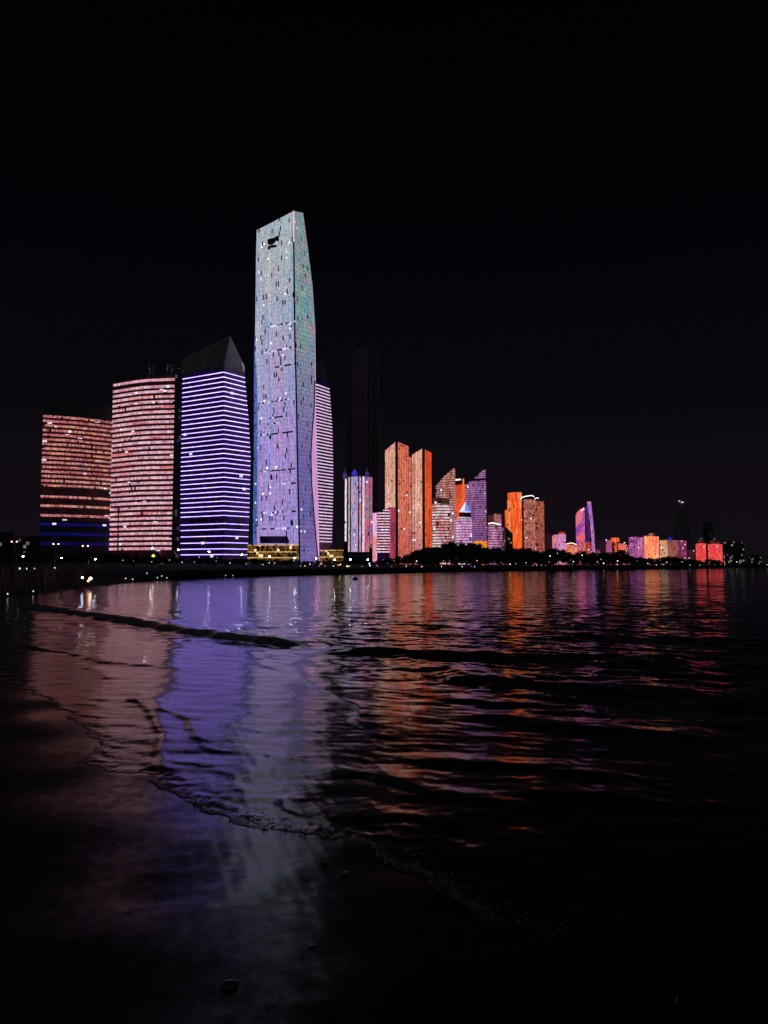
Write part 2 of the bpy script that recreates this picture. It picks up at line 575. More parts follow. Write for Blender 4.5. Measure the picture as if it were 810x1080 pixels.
ridge([(75, 703), (95, 712), (112, 720), (128, 723)], 0.014, 0.07, 0.25, 0.0, 0.25, 0.05)
ridge([(140, 731), (158, 742), (172, 756), (200, 768), (217, 788), (250, 795), (285, 800)], 0.014, 0.07, 0.3, 0.0, 0.2, 0.05)
ridge([(135, 738), (154, 752), (168, 772), (171, 795), (165, 822), (172, 836)], 0.020, 0.07, 0.18, 0.0, 0.15, 0.03)
ridge([(70, 747), (100, 751), (135, 746), (165, 744)], 0.007, 0.05, 0.2, 0.0, 0.25, 0.03)
ridge([(98, 788), (120, 783), (150, 784), (170, 782)], 0.006, 0.05, 0.15, 0.0, 0.25, 0.03)
ridge([(318, 838), (300, 850), (312, 862), (345, 869), (395, 868), (455, 862)], 0.010, 0.06, 0.2, 0.0, 0.15, 0.04)
ridge([(330, 822), (370, 818), (415, 822), (455, 838), (520, 850), (600, 853)], 0.020, 0.08, 0.25, 0.1, 0.15, 0.04)
ridge([(470, 908), (520, 902), (560, 892), (600, 890)], 0.014, 0.05, 0.16, 0.3, 0.2, 0.03)
for p in ([(400, 800), (480, 806), (560, 812), (700, 818)], [(520, 835), (600, 838), (720, 846)], [(450, 735), (520, 741), (600, 747)], [(620, 710), (700, 713), (790, 716)]):
    ridge(p, 0.025, 0.14, 0.4, 0.0, 0.25, 0.1)

lip = 0.002 + 0.004 * (1 - np.exp(-np.maximum(GD, 0) / 0.10))
SEAZ = np.where(GD > 0, lip + Z * sstep(0.0, 0.25, GD), -0.02) + runup(GX, GY, GD)
# crumbly leading edge of the swash
edge = np.exp(-((GD - 0.10) / 0.10) ** 2) * (R < 14)
SEAZ += edge * 0.0022 * wob(GX, GY, 21, [0.16, 0.09, 0.06], 1.0)
FOAM = np.maximum(FOAM, 0.75 * np.exp(-((GD - 0.03) / 0.05) ** 2) * (R < 16) * (1 - sstep(0.2, 0.8, GX)))
chop_attr = np.clip(chopA, 0, 1)
sea = grid_mesh('sea', SEAZ, GD > -0.12, {'chop': chop_attr, 'foam': FOAM}, M_SEA)
tag(sea, kind='structure')

TZ = terrain_z(GX, GY, GD)
TZ = TZ + np.where(R < 30, wob(GX, GY, 77, [1.5, 0.7], 0.006) * np.exp(-R / 10), 0)
WET = sstep(-2.3, -0.7, GD - 1.0 * sstep(0.6, 2.2, -GX) + wob(GX, GY, 8, [1.6, 0.8], 0.35)) * (1 - sstep(60, 90, R))
FAR = sstep(60, 90, R)
ground = grid_mesh('beach_ground', TZ, np.ones(GX.shape, bool), {'wet': WET, 'far': FAR}, M_SAND, 2)
tag(ground, kind='structure')

# ================================================================ BUILDING KIT
M_GLASS = plain('dark_glass', (0.030, 0.032, 0.040), 0.25, 0.0, 0.3, 0.05)
M_ROOF = plain('dark_roof_concrete', (0.10, 0.10, 0.11), 0.8, 0, 0.3, 0.2)
M_METAL = plain('grey_painted_steel', (0.12, 0.12, 0.13), 0.45, 0.6, 0.2, 2)
M_SEAM = plain('unlit_corner_panel', (0.012, 0.012, 0.015), 0.4, 0, 0.3, 0.3)

def loft(name, levels, mats, parent, D=25.0, segmat=None, roof=True):
    """levels: bottom->top lists of world points (front polyline, left->right). A back is added D metres behind."""
    m = MB()
    nc = len(levels[0])
    L0 = levels[len(levels) // 2]
    u = [0.0]
    for a, b in zip(L0, L0[1:]): u.append(u[-1] + math.hypot(b[0] - a[0], b[1] - a[1]))
    def back(p):
        k = 1 + D / p[1]
        return Vector((p[0] * k, p[1] * k, p[2]))
    for lo_, hi_ in zip(levels, levels[1:]):
        for j in range(nc - 1):
            m.face([lo_[j], lo_[j + 1], hi_[j + 1], hi_[j]],
                   [(u[j], lo_[j][2]), (u[j + 1], lo_[j + 1][2]), (u[j + 1], hi_[j + 1][2]), (u[j], hi_[j][2])], (segmat[j] if segmat else 0))
        for j, flip in ((0, False), (nc - 1, True)):
            a, b, c_, d = lo_[j], back(lo_[j]), back(hi_[j]), hi_[j]
            q = [a, b, c_, d] if flip else [b, a, d, c_]
            uo = u[j] + (0 if flip else -D)
            m.face(q, [((uo + D if flip and p in (b, c_) else uo) if flip else (uo if p in (b, c_) else uo + D), p[2]) for p in q], (segmat[j if j == 0 else -1] if segmat else 0))
        m.face([back(lo_[-1]), back(lo_[0]), back(hi_[0]), back(hi_[-1])], [(D, lo_[0][2]), (2 * D, lo_[0][2]), (2 * D, hi_[0][2]), (D, hi_[0][2])], len(mats) - 1)
    if roof:
        T = levels[-1]
        for j in range(nc - 1):
            m.face([T[j], T[j + 1], back(T[j + 1]), back(T[j])], None, len(mats) - 1)
    return m.build(name, mats, parent)

def colpts(cols, z0):
    """cols: (px, Y, ytop). vertical edges; px is matched at mid height"""
    lo_, hi_ = [], []
    for px, Y, yt in cols:
        zt = zpx(yt, Y)
        x = xat(px, (z0 + zt) / 2, Y)
        lo_.append(Vector((x, Y, z0))); hi_.append(Vector((x, Y, zt)))
    return [lo_, hi_]

def block(name, cols, mats, parent, D=25.0, z0=2.0, segmat=None):
    if not isinstance(mats, list): mats = [mats]
    return loft(name, colpts(cols, z0), mats + [M_ROOF], parent, D, segmat)

def at_z(levels, z):
    out = []
    for j in range(len(levels[0])):
        colm = [l[j] for l in levels]
        p = colm[-1]
        if z <= colm[0][2]: p = colm[0]
        else:
            for a, b in zip(colm, colm[1:]):
                if a[2] <= z <= b[2] + 1e-6:
                    t = (z - a[2]) / max(1e-6, b[2] - a[2]); p = a.lerp(b, t); break
        out.append(Vector((p[0], p[1], z)))
    return out

def band(levels, z, th, mat, parent, proud=0.5, name='light_band', j0=0, j1=None):
    A0, B0 = at_z(levels, z), at_z(levels, z + th)
    j1 = len(A0) if j1 is None else j1
    A0, B0 = A0[j0:j1], B0[j0:j1]
    m = MB(); u = 0
    def out(p, k): 
        f_ = 1 - k / p[1]
        return Vector((p[0] * f_, p[1] * f_, p[2]))
    for j in range(len(A0) - 1):
        a, b, c_, d = out(A0[j], proud), out(A0[j + 1], proud), out(B0[j + 1], proud), out(B0[j], proud)
        a2, b2, c2_, d2 = out(A0[j], 0.02), out(A0[j + 1], 0.02), out(B0[j + 1], 0.02), out(B0[j], 0.02)
        l = (A0[j + 1] - A0[j]).length
        m.face([a, b, c_, d], [(u, z), (u + l, z), (u + l, z + th), (u, z + th)])
        m.face([d, c_, c2_, d2], [(u, z), (u + l, z), (u + l, z), (u, z)])
        m.face([a2, b2, b, a], [(u, z), (u + l, z), (u + l, z), (u, z)])
        if j == 0: m.face([a2, a, d, d2], [(u, z)] * 4)
        if j == len(A0) - 2: m.face([b, b2, c2_, c_], [(u + l, z)] * 4)
        u += l
    return m.build(name, mat, parent)

def bldg(name, label, cat, px, Y, group=None):
    return thing(name, label, cat, (0, 0, 0), 0, group)

def settle(t, px, Y, z=2.0):
    """move the Empty to the base of its building and shift the parts back"""
    loc = Vector((xat(px, z, Y), Y, z))
    t.location = loc
    for c in kids(t):
        c.location = c.location - loc if c.parent == t else c.location

def curve_cols(pxs, Ys, yts, n=12):
    """interpolate smooth columns through three or more control columns"""
    P = np.array(list(zip(pxs, Ys)), float)
    C = catmull(P, n // (len(pxs) - 1))
    xs = [p[0] for p in C]
    return [(p[0], p[1], None) for p in C]

# ---------------------------------------------------------------- 1 low curved office slab, far left
M_B1 = led('rose_led_band_low_slab', [(160, 55, 48), (205, 122, 132), (158, 68, 88), (210, 142, 105), (192, 130, 155), (128, 40, 54)], 0.05, 0.35, 1.4, 3.0, 0.35, 1.25, 0.035, 0.006, gain=1.15, seed=3.1)
M_B1W = led('lit_windows_low_slab', [(120, 16, 36), (90, 10, 30), (80, 18, 60)], 0.05, 0.08, 2.2, 1.7, 0.2, 1.0, 0.35, 0.006, gain=0.13, base=0.06, stray=(220, 215, 235))  # dark red cells paint band spill between lines; rare sparks are lit windows
M_BLUE = led('blue_led_band', [(10, 14, 120), (18, 22, 150), (8, 10, 90)], 0.08, 0.2, 2.0, 3.0, 0.4, 1.1, 0.05, 0.012, gain=0.36, seed=9.0)
t1 = bldg('office_building', 'low curved office slab at far left striped with rose LED bands over blue bands', 'building', 80, 700)
Cc = curve_cols([43.5, 80, 117.5], [690, 702, 722], None)
z0, zt = 2.0, zpx(425, 700)
lv = [[Vector((xat(px, 80, Y), Y, z)) for px, Y, _ in Cc] for z in (z0, zt)]
zs_ = [2.0, zpx(549, 700), zpx(439.5, 700), zt]
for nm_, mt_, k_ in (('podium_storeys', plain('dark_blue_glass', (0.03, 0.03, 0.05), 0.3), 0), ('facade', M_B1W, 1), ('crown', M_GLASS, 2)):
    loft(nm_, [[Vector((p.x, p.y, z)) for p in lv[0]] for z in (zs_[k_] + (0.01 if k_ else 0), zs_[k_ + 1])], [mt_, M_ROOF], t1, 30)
for y in list(np.arange(441, 516, 4.78)) + [524.5, 534, 544]:
    band(lv, zpx(y + 1.2, 700), 2.0, M_B1, t1)
for y in (553.5, 563.5, 573.5):
    band(lv, zpx(y + 1.4, 700), 2.6, M_BLUE, t1)
settle(t1, 80, 705)

# ---------------------------------------------------------------- 2 taller curved slab
M_B2 = led('pale_rose_led_band', [(200, 108, 96), (210, 150, 155), (220, 172, 178), (202, 146, 172), (208, 114, 110), (168, 78, 82)], 0.035, 0.22, 1.6, 3.0, 0.55, 1.2, 0.014, 0.004, gain=1.2, seed=12.0)
M_B2W = led('lit_windows_tall_slab', [(130, 18, 40), (100, 14, 36), (90, 20, 70)], 0.05, 0.08, 2.2, 1.7, 0.2, 1.0, 0.35, 0.004, gain=0.16, base=0.06, stray=(220, 215, 235))  # emissive red fill stands for band glow on the wall, plus few windows
t2 = bldg('office_building', 'tall curved office slab with pale rose LED bands and rooftop frames', 'building', 150, 700)
Cc = curve_cols([117, 148, 182.5], [722, 704, 698], None)
zt = zpx(397.5, 702)
lv = [[Vector((xat(px, 90, Y), Y, z)) for px, Y, _ in Cc] for z in (2.0, zt)]
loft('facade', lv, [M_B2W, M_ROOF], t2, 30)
ys2 = [401, 408] + list(np.arange(413.2, 580, 5.33))
for y in ys2:
    band(lv, zpx(y + 1.6, 702), 2.35, M_B2, t2)
block('side_wing', [(183, 715, 388), (190.8, 722, 388)], led('sparse_lit_windows', [(170, 150, 140), (120, 140, 190)], 0.4, 0.4, 2.0, 3.2, 0.1, 0.8, 0.93, 0.0, gain=0.28, base=0.05), t2, 30)
for px in (157, 176):
    m = MB(); p = pt(px, 398, 712)
    z_t = zpx(385, 712)
    for dx in (0, 4.2):
        m.box((p.x + dx, p.y, (p.z + z_t) / 2), (0.35, 0.35, (z_t - p.z) / 2 - 0.01))
    m.box((p.x + 2.1, p.y, z_t), (3.4, 0.5, 0.3))
    m.box((p.x + 2.1, p.y, (p.z + z_t) / 2), (2.6, 0.3, 0.2))
    m.build('rooftop_frame', plain('weathered_steel', (0.4, 0.4, 0.38), 0.6, 0.0), t2)
for px, py in ((158, 389), (159, 393), (176.5, 389), (177, 386.5), (182, 390)):
    m = MB(); m.ball(pt(px, py, 710.5), 0.35, 6, 4)
    m.build('rooftop_lamp', glow('dim_grey_glow', (150, 150, 140), 0.6), t2)
settle(t2, 150, 705)

# ---------------------------------------------------------------- 3 angular tower with dark sloped crown
M_B3 = led('lilac_white_led_band', [(164, 138, 255), (174, 150, 255), (156, 128, 255), (170, 144, 250)], 0.04, 0.3, 2.0, 3.0, 0.8, 1.15, 0.0, 0.0, gain=4.3, seed=4.0)
M_B3W = led('violet_spill_and_lit_windows', [(44, 18, 165), (84, 30, 175), (100, 34, 120), (36, 20, 180)], 0.08, 0.10, 2.4, 2.6, 0.1, 1.0, 0.45, 0.005, gain=0.13, base=0.06, stray=(215, 210, 255))  # violet emission painted in as LED spill between bands, plus stray windows
t3 = bldg('skyscraper', 'angular tower ringed by lilac white lines under a dark crown, left of tallest tower', 'skyscraper', 230, 760)
rt = {380: 257.5, 396: 258.5, 440: 262.3, 480: 264.3, 540: 263, 585: 261, 600: 260.5}
lv = []
for y in (600, 585, 540, 480, 440, 396, 388):
    xr = np.interp(y, sorted(rt), [rt[k] for k in sorted(rt)])
    lv.append([pt(190.5 if y > 395 else 190.2, y, 785), pt(213, y, 770), pt(236, y, 755), pt(xr, y, 778)])
def flat(lv, Yref, ys):
    return [[Vector((p.x, p.y, zpx(y, Yref))) for p in l] for l, y in zip(lv, ys)]
lv = flat(lv, 760, (600, 585, 540, 480, 440, 396, 388))
lv[0] = [Vector((p.x, p.y, 2.0)) for p in lv[0]]
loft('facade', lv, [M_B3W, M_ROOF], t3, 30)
for i, y in enumerate(list(np.arange(392.8, 545, 5.02)) + [552, 558, 565, 572, 578.5, 584.5]):
    band(lv, zpx(y + 0.6, 757), 0.56, M_B3, t3, 0.6)
crown = [[Vector((p.x, p.y, zpx(388, 760) + 0.01)) for p in lv[-1]],
         [pt(191.5, 379, 785), pt(214, 367.5, 775), pt(243, 354, 768), pt(257, 384.5, 778)]]
loft('crown', crown, [plain('pale_mesh_crown', (0.30, 0.26, 0.26), 0.6, 0, 0.3, 0.08), M_ROOF], t3, 30)
m = MB()
q = [pt(253.5, 380, 776), pt(257.5, 385, 774), pt(258.3, 394, 774), pt(256.8, 389, 775)]
q2 = [p * (1 + 1.0 / p.y) for p in q]
m.face(q); m.face(q2[::-1])
for i in range(4): m.face([q[i], q2[i], q2[(i + 1) % 4], q[(i + 1) % 4]])
m.build('glass_fin', glow('pale_grey_green_glow', (120, 130, 125), 0.7), t3)
settle(t3, 230, 765)

# ---------------------------------------------------------------- 4 the tallest tower
TEAL = [(84, 150, 152), (160, 152, 142), (105, 166, 168), (172, 138, 148), (96, 142, 170), (166, 164, 156), (88, 152, 160), (158, 124, 140)]
LOWC = [(78, 78, 178), (140, 108, 175), (96, 106, 196), (172, 116, 158), (86, 90, 180), (155, 122, 185), (112, 114, 196), (132, 90, 160)]
def silver(cs, k=0.22): return [tuple(c_ + (sum(cc_) / 3 + 8 - c_) * k for c_ in cc_) for cc_ in cs]
TEAL, LOWC = silver(TEAL), silver(LOWC)
M_T4F = led('pixel_led_wall_front', TEAL, 0.20, 0.0030, 1.15, 2.2, 0.68, 1.2, 0.04, 0.006, gain=1.5, cols2=LOWC, vmix=(120, 320), dist=0.15, line=(4.4, 0.78, 0.86), offv=2.4, seed=40.0, rng=(0.32, 0.68))
M_T4R = led('pixel_led_wall_right', [(95, 155, 145), (140, 155, 145), (90, 145, 160), (160, 130, 145), (100, 160, 145), (150, 145, 150)], 0.09, 0.028, 1.15, 2.2, 0.6, 1.15, 0.03, 0.003, gain=1.2, offv=2.2,
            cols2=[(84, 80, 150), (125, 90, 150), (92, 100, 165), (110, 84, 145)], vmix=(110, 250), dist=0.5, line=(4.4, 0.78, 0.7), seed=11.0)
M_T4B = led('pixel_led_wall_blue_edge', [(60, 100, 180), (95, 120, 200), (70, 90, 175)], 0.1, 0.01, 1.15, 2.2, 0.5, 1.1, 0.04, 0.01, gain=0.9)
M_T4P = led('pixel_led_wall_pink_edge', [(215, 150, 195), (195, 140, 200), (225, 170, 205)], 0.1, 0.008, 1.15, 2.2, 0.8, 1.1, 0.0, 0.0, gain=1.05)
t4 = bldg('skyscraper', 'tallest tower, twisting and clad in shimmering teal and violet LED pixels', 'skyscraper', 300, 780)
prof = [  # y, A0, A1, B, C, D
    (597, 266.8, 270.8, 316.2, 336.0, 337.0), (575, 266.9, 270.9, 315.6, 333.9, 336.7), (548, 267.0, 271, 315.0, 331.5, 336.2), (511, 267.4, 271.2, 314.2, 328.7, 335.2),
    (478, 267.8, 271.6, 313.5, 327.8, 334.3), (450, 268.0, 271.8, 313.0, 329.4, 333.7), (428, 268, 271.6, 312.5, 331.3, 333.3), (400, 268, 271.2, 312, 332, 333),
    (371, 268.2, 269.2, 311, 332.3, 332.8), (340, 269, 269.3, 310.6, 332.1, 332.4), (299, 269.5, 269.8, 310, 329.6, 329.9), (262, 270, 270.3, 309.7, 325, 325.3)]
Yc = (796, 793, 764, 786, 797)
lv = []
for r_ in prof:
    lv.append([Vector((pt(p, r_[0], Yc[i]).x, Yc[i], zpx(r_[0], 780))) for i, p in enumerate(r_[1:])])
lv[0] = [Vector((p.x, p.y, 2.0)) for p in lv[0]]
lv.append([pt(270.6, 243, 796), pt(270.9, 242.8, 793), pt(309.6, 222.6, 764), pt(319.3, 224.3, 786), pt(319.6, 225, 797)])
loft('led_facade', lv, [M_T4B, M_T4F, M_T4R, M_T4P, M_ROOF], t4, 40, [0, 1, 2, 3])
def edge_strip(levels, j, w, mat, parent, name, proud=0.6):
    m = MB()
    for a, b in zip(levels, levels[1:]):
        p, q = a[j], b[j]
        k = 1 - proud / p.y
        P0 = Vector((p.x * k - w / 2, p.y * k, p.z)); P1 = Vector((p.x * k + w / 2, p.y * k, p.z))
        Q0 = Vector((q.x * k - w / 2, q.y * k, q.z)); Q1 = Vector((q.x * k + w / 2, q.y * k, q.z))
        bk = Vector((0, 1.6, 0))
        m.face([P0, P1, Q1, Q0]); m.face([P1, P1 + bk, Q1 + bk, Q1]); m.face([P0 + bk, P0, Q0, Q0 + bk])
    T = levels[-1][j]; 
    m.face([Q0, Q1, Q1 + bk, Q0 + bk])
    return m.build(name, mat, parent)
edge_strip(lv[:-1], 2, 1.5, M_SEAM, t4, 'corner_seam')
edge_strip(lv[-2:], 2, 1.0, glow('white_pink_corner_light', (235, 205, 215), 0.95), t4, 'corner_light')
edge_strip(lv[:8], 3, 1.3, M_SEAM, t4, 'corner_seam')
# unlit emblem near the top of the front face
def on_face(px, py):
    ys_ = [r_[0] for r_ in prof][::-1] 
    a_ = np.interp(py, ys_, [r_[2] for r_ in prof][::-1]); b_ = np.interp(py, ys_, [r_[3] for r_ in prof][::-1])
    t_ = (px - a_) / (b_ - a_)
    return pt(px, py, 1.0 / ((1 - t_) / 793 + t_ / 764) - 0.9)
m = MB()
for (x0, y0, x1, y1) in ((282.2, 252.2, 286.0, 257.2), (285.6, 251.2, 290.2, 256.6), (290.3, 249.2, 293.8, 254.2), (282.4, 259.6, 285.2, 263.2), (285.0, 258.8, 291.6, 261.2), (283.4, 257.2, 288.4, 258.4)):
    q = [on_face(x0, y1), on_face(x1, y1 - 0.7), on_face(x1, y0 - 0.7), on_face(x0, y0)]
    m.face(q)
    bq = [p + Vector((0, 1.0, 0)) for p in q]
    for i in range(4): m.face([q[i], bq[i], bq[(i + 1) % 4], q[(i + 1) % 4]])
m.build('emblem', M_SEAM, t4)
# dark panel standing in for the unlit lobby recess at the foot
m = MB()
q = [on_face(274.5, 573), on_face(305, 573), on_face(305, 570), on_face(303, 565.5), on_face(274.5, 565.5)]
m.face(q); m.face([p + Vector((0, 1, 0)) for p in q][::-1])
m.build('lobby_recess_panel', plain('dark_violet_glass', (0.02, 0.016, 0.05), 0.3), t4)
# rows of brighter lit floors
M_FL = led('bright_floor_windows', [(190, 185, 250), (230, 225, 255)], 0.3, 0.3, 2.4, 9.0, 0.1, 1.1, 0.45, 0.0, gain=1.0)
for (x0, x1, y) in ((272, 306, 426), (284, 300, 441), (282, 296, 447.5), (274, 311, 497.5), (296, 312, 510.5), (273, 309, 459.5), (275, 312, 541), (275, 306, 558), (290, 312, 387.5), (279, 309, 372), (283, 312, 345)):
    m = MB()
    q = [on_face(x0, y + 0.9), on_face(x1, y + 0.9), on_face(x1, y), on_face(x0, y)]
    z_ = q[0].z
    q[1].z = z_; q[2].z = z_ + 1.7; q[3].z = z_ + 1.7
    Lw = (q[1] - q[0]).length
    m.face(q, [(x0, z_), (x0 + Lw, z_), (x0 + Lw, z_ + 1.1), (x0, z_ + 1.1)])
    m.build('lit_floor', M_FL, t4)
settle(t4, 300, 785)

# ---------------------------------------------------------------- 5 tower behind, right of the tallest
M_B5 = led('pale_pink_led_line', [(225, 185, 215), (200, 165, 205), (240, 215, 235)], 0.05, 0.3, 2.0, 3.0, 0.75, 1.1, 0.0, 0.0, gain=1.1)
t5 = bldg('skyscraper', 'slim tower with pale pink lines and dark crown, behind right edge of tallest tower', 'skyscraper', 342, 950)
rt5 = {400: 347, 407: 347.6, 450: 350.6, 500: 351.5, 540: 351, 572: 350, 600: 349}
lv = []
ysl = (600, 572, 540, 500, 450, 407, 400)
for y in ysl:
    lv.append([pt(318, y, 960), pt(334, y, 940), pt(np.interp(y, sorted(rt5), [rt5[k] for k in sorted(rt5)]), y, 965)])
lv = flat(lv, 950, ysl)
lv[0] = [Vector((p.x, p.y, 2.0)) for p in lv[0]]
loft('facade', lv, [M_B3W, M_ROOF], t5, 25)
for y in list(np.arange(407, 574, 3.42)):
    band(lv, zpx(y + 0.5, 946), 1.45, M_B5, t5, 0.6)
cr = [[Vector((p.x, p.y, zpx(400, 950) + 0.01)) for p in lv[-1]], [pt(319, 398, 960), pt(340.5, 378.5, 946), pt(345.5, 399, 965)]]
loft('crown', cr, [plain('pale_mesh_crown', (0.30, 0.26, 0.26)), M_ROOF], t5, 25)
settle(t5, 342, 955)

# ---------------------------------------------------------------- 6 unlit dark tower
M_DK = plain('unlit_violet_glass', (0.17, 0.145, 0.19), 0.35, 0, 0.3, 0.05)
t6 = bldg('skyscraper', 'unlit dark skyscraper looming behind the striped blue and orange block', 'skyscraper', 385, 1050)
block('tower_shaft', [(366.5, 1075, 378), (371.5, 1062, 374), (385.5, 1050, 361.5), (399.5, 1075, 371)], M_DK, t6, 35)
for px, Y, yt in ((371.3, 1060, 386), (386.2, 1048, 366), (391.0, 1057, 392), (399.0, 1073, 374)):
    m = MB(); p0 = Vector((xat(px, 130, Y), Y, 2.0)); zt = zpx(yt, Y)
    m.box((p0.x, p0.y - 1.0, zt / 2 + 1), (0.35, 0.5, zt / 2 - 1))
    m.build('facade_rib', plain('pale_facade_rib', (0.34, 0.33, 0.38), 0.5), t6)
m = MB()
a, b = pt(386.5, 362.8, 1048), pt(398.5, 370.2, 1071)
m.tube([a, b], 0.45, 6)
m.build('roof_edge', plain('pale_facade_rib', (0.34, 0.33, 0.38)), t6)
settle(t6, 385, 1060)

# ---------------------------------------------------------------- 7 striped blue and orange block with domes
t7 = bldg('apartment_tower', 'block of vertical white, blue and orange light strips under three blue domes', 'building', 378, 900)
c7 = [(362.8, 915, 502.5), (378, 900, 501.5), (393, 912, 503)]
block('facade', c7, M_GLASS, t7, 25)
strips = [(363.6, 365.4, 571, [(235, 225, 245), (225, 210, 235)]), (367.2, 368.8, 582, [(215, 160, 190), (170, 170, 160), (190, 120, 140)]),
          (370.2, 377.4, 582, [(190, 160, 190), (120, 130, 190), (205, 165, 180), (150, 120, 180)]), (379.0, 380.6, 582, [(210, 215, 250), (190, 150, 215), (225, 120, 70)]),
          (382.0, 384.4, 582, [(215, 175, 205), (235, 205, 225)]), (384.6, 389.4, 582, [(205, 80, 40), (90, 130, 160), (215, 90, 60), (80, 90, 160), (200, 110, 110)]), (389.8, 392.6, 578, [(200, 110, 120), (140, 90, 130), (200, 120, 90)])]
for i, (x0, x1, yb, cs) in enumerate(strips):
    def Yat(px): return (915 + (900 - 915) * (px - 362.8) / 15.2) if px < 378 else (900 + 12 * (px - 378) / 15)
    m = MB(); a, b = pt(x0, yb, Yat(x0) - 1), pt(x1, yb, Yat(x1) - 1)
    zt = zpx(502.8, 905)
    a2, b2 = Vector((a.x, a.y, zt)), Vector((b.x, b.y, zt))
    Lw = (b - a).length
    m.face([a, b, b2, a2], [(0, a.z), (Lw, a.z), (Lw, zt), (0, zt)])
    bk = Vector((0, 0.9, 0))
    m.face([b, b + bk, b2 + bk, b2]); m.face([a + bk, a, a2, a2 + bk]); m.face([a2, b2, b2 + bk, a2 + bk])
    m.build('light_strip', led('strip_light_%d' % i, cs, 0.2, 0.035, 1.2, 2.5, 0.6, 1.15, 0.02, 0.01, gain=1.0), t7)
for px in (363.5, 374.0, 387.3):
    m = MB(); p = pt(px, 502, 912)
    m.ball((p.x, p.y, p.z + 1.0), 3.4 if px == 374.0 else 2.6, 12, 8, 1.9)
    m.tube([(p.x, p.y, p.z + 5), (p.x, p.y, p.z + 9)], 0.3, 6)
    m.build('dome', glow('royal_blue_dome_glow' if px == 374.0 else 'dim_blue_dome_glow', (22, 26, 190), 0.85 if px == 374.0 else 0.22), t7, smooth=True)
settle(t7, 378, 908)

# ---------------------------------------------------------------- 8 small stepped banded block
t8 = bldg('apartment_tower', 'short block with white and red bands and stepped top, left of the twin orange towers', 'building', 405, 950)
block('end_panel', [(393, 955, 541), (397.6, 950, 541)], led('pink_white_panel', [(215, 160, 200), (215, 120, 120), (225, 170, 205), (190, 150, 220)], 0.1, 0.04, 1.2, 2.5, 0.8, 1.1, 0, 0, gain=1.0), t8, 20)
b8 = colpts([(397.8, 951, 540), (404, 950, 538.5), (411.2, 952, 535)], 2.0)
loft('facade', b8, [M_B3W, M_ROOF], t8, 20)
M_B8 = led('white_red_led_line', [(235, 215, 240), (220, 130, 130), (225, 200, 235), (215, 90, 90)], 0.2, 0.09, 1.6, 3, 0.8, 1.1, 0.0, 0.02, gain=1.1)
for i, y in enumerate(np.arange(538.2, 584, 2.92)):
    band(b8, min(zpx(y + 0.7, 950), zpx(536.5, 950)), 1.55, M_B8, t8, 0.5, j0=1 if i < 1 else 0)
block('end_panel', [(411.3, 950, 535), (417.2, 954, 535)], led('crimson_pink_panel', [(150, 50, 90), (190, 70, 100), (135, 50, 80), (190, 80, 80)], 0.1, 0.04, 1.2, 2.5, 0.6, 1.1, 0.02, 0.0, gain=0.8), t8, 20)
settle(t8, 405, 951)

# ---------------------------------------------------------------- 9 twin orange towers
M_SAL = led('salmon_led_wall', [(208, 136, 112), (218, 170, 155), (200, 122, 98), (224, 164, 142), (214, 178, 170), (208, 130, 106)], 0.22, 0.012, 1.5, 2.8, 0.55, 1.2, 0.02, 0.006, gain=1.1, vline=(3.4, 0.72, 0.6), line=(3.5, 0.8, 0.8), cols2=[(195, 110, 110), (200, 120, 125), (180, 95, 85), (205, 150, 150)], vmix=(20, 90), dist=0.4)
M_ORA = led('orange_led_wall', [(205, 98, 64), (220, 130, 98), (188, 92, 78), (224, 114, 70), (205, 140, 125)], 0.22, 0.014, 1.5, 2.8, 0.55, 1.2, 0.02, 0.005, gain=1.1, vline=(3.4, 0.72, 0.55), line=(3.5, 0.8, 0.8), cols2=[(190, 85, 60), (165, 70, 95), (205, 100, 60), (150, 70, 110)], vmix=(20, 100), dist=0.5)
M_RED = led('red_orange_led_wall', [(225, 60, 15), (230, 95, 45), (200, 70, 40), (215, 65, 30)], 0.15, 0.02, 1.5, 2.8, 0.6, 1.15, 0.02, 0.004, gain=1.05, dist=0.6, vline=(3.4, 0.75, 0.6))
ta = bldg('apartment_tower', 'left and taller of the twin orange towers, salmon left face and dark notched corner', 'building', 419, 1200)
block('left_wall', [(406.2, 1215, 475.3), (416.8, 1200, 466.3)], M_SAL, ta, 22)
block('corner_recess', [(416.9, 1206, 473), (419.8, 1206, 473)], M_SEAM, ta, 16)
block('right_wall', [(419.9, 1200, 466), (431.2, 1212, 470.8)], M_ORA, ta, 22)
block('corner_light', [(414.9, 1197.5, 476), (416.4, 1196.5, 476)], led('cream_corner_light', [(215, 195, 165), (200, 160, 120), (205, 185, 190)], 0.1, 0.02, 1.2, 2.5, 0.7, 1.1, 0.05, 0, gain=0.95), ta, 1.0, z0=30)
settle(ta, 419, 1206)
tb = bldg('apartment_tower', 'right and shorter of the twin orange towers, with red right face and dark slot', 'building', 444, 1220)
block('corner_rib', [(431.5, 1236, 482), (434.2, 1236, 482)], M_ORA, tb, 10)
block('corner_rib', [(434.9, 1232, 479), (436.6, 1232, 479)], M_SAL, tb, 10)
block('left_wall', [(437.2, 1230, 478), (445.4, 1218, 473.2)], M_SAL, tb, 22)
block('corner_recess', [(445.5, 1226, 478), (448.2, 1226, 478)], M_SEAM, tb, 14)
block('right_wall', [(448.3, 1218, 474), (455.2, 1228, 477.5)], M_RED, tb, 22)
settle(tb, 444, 1226)

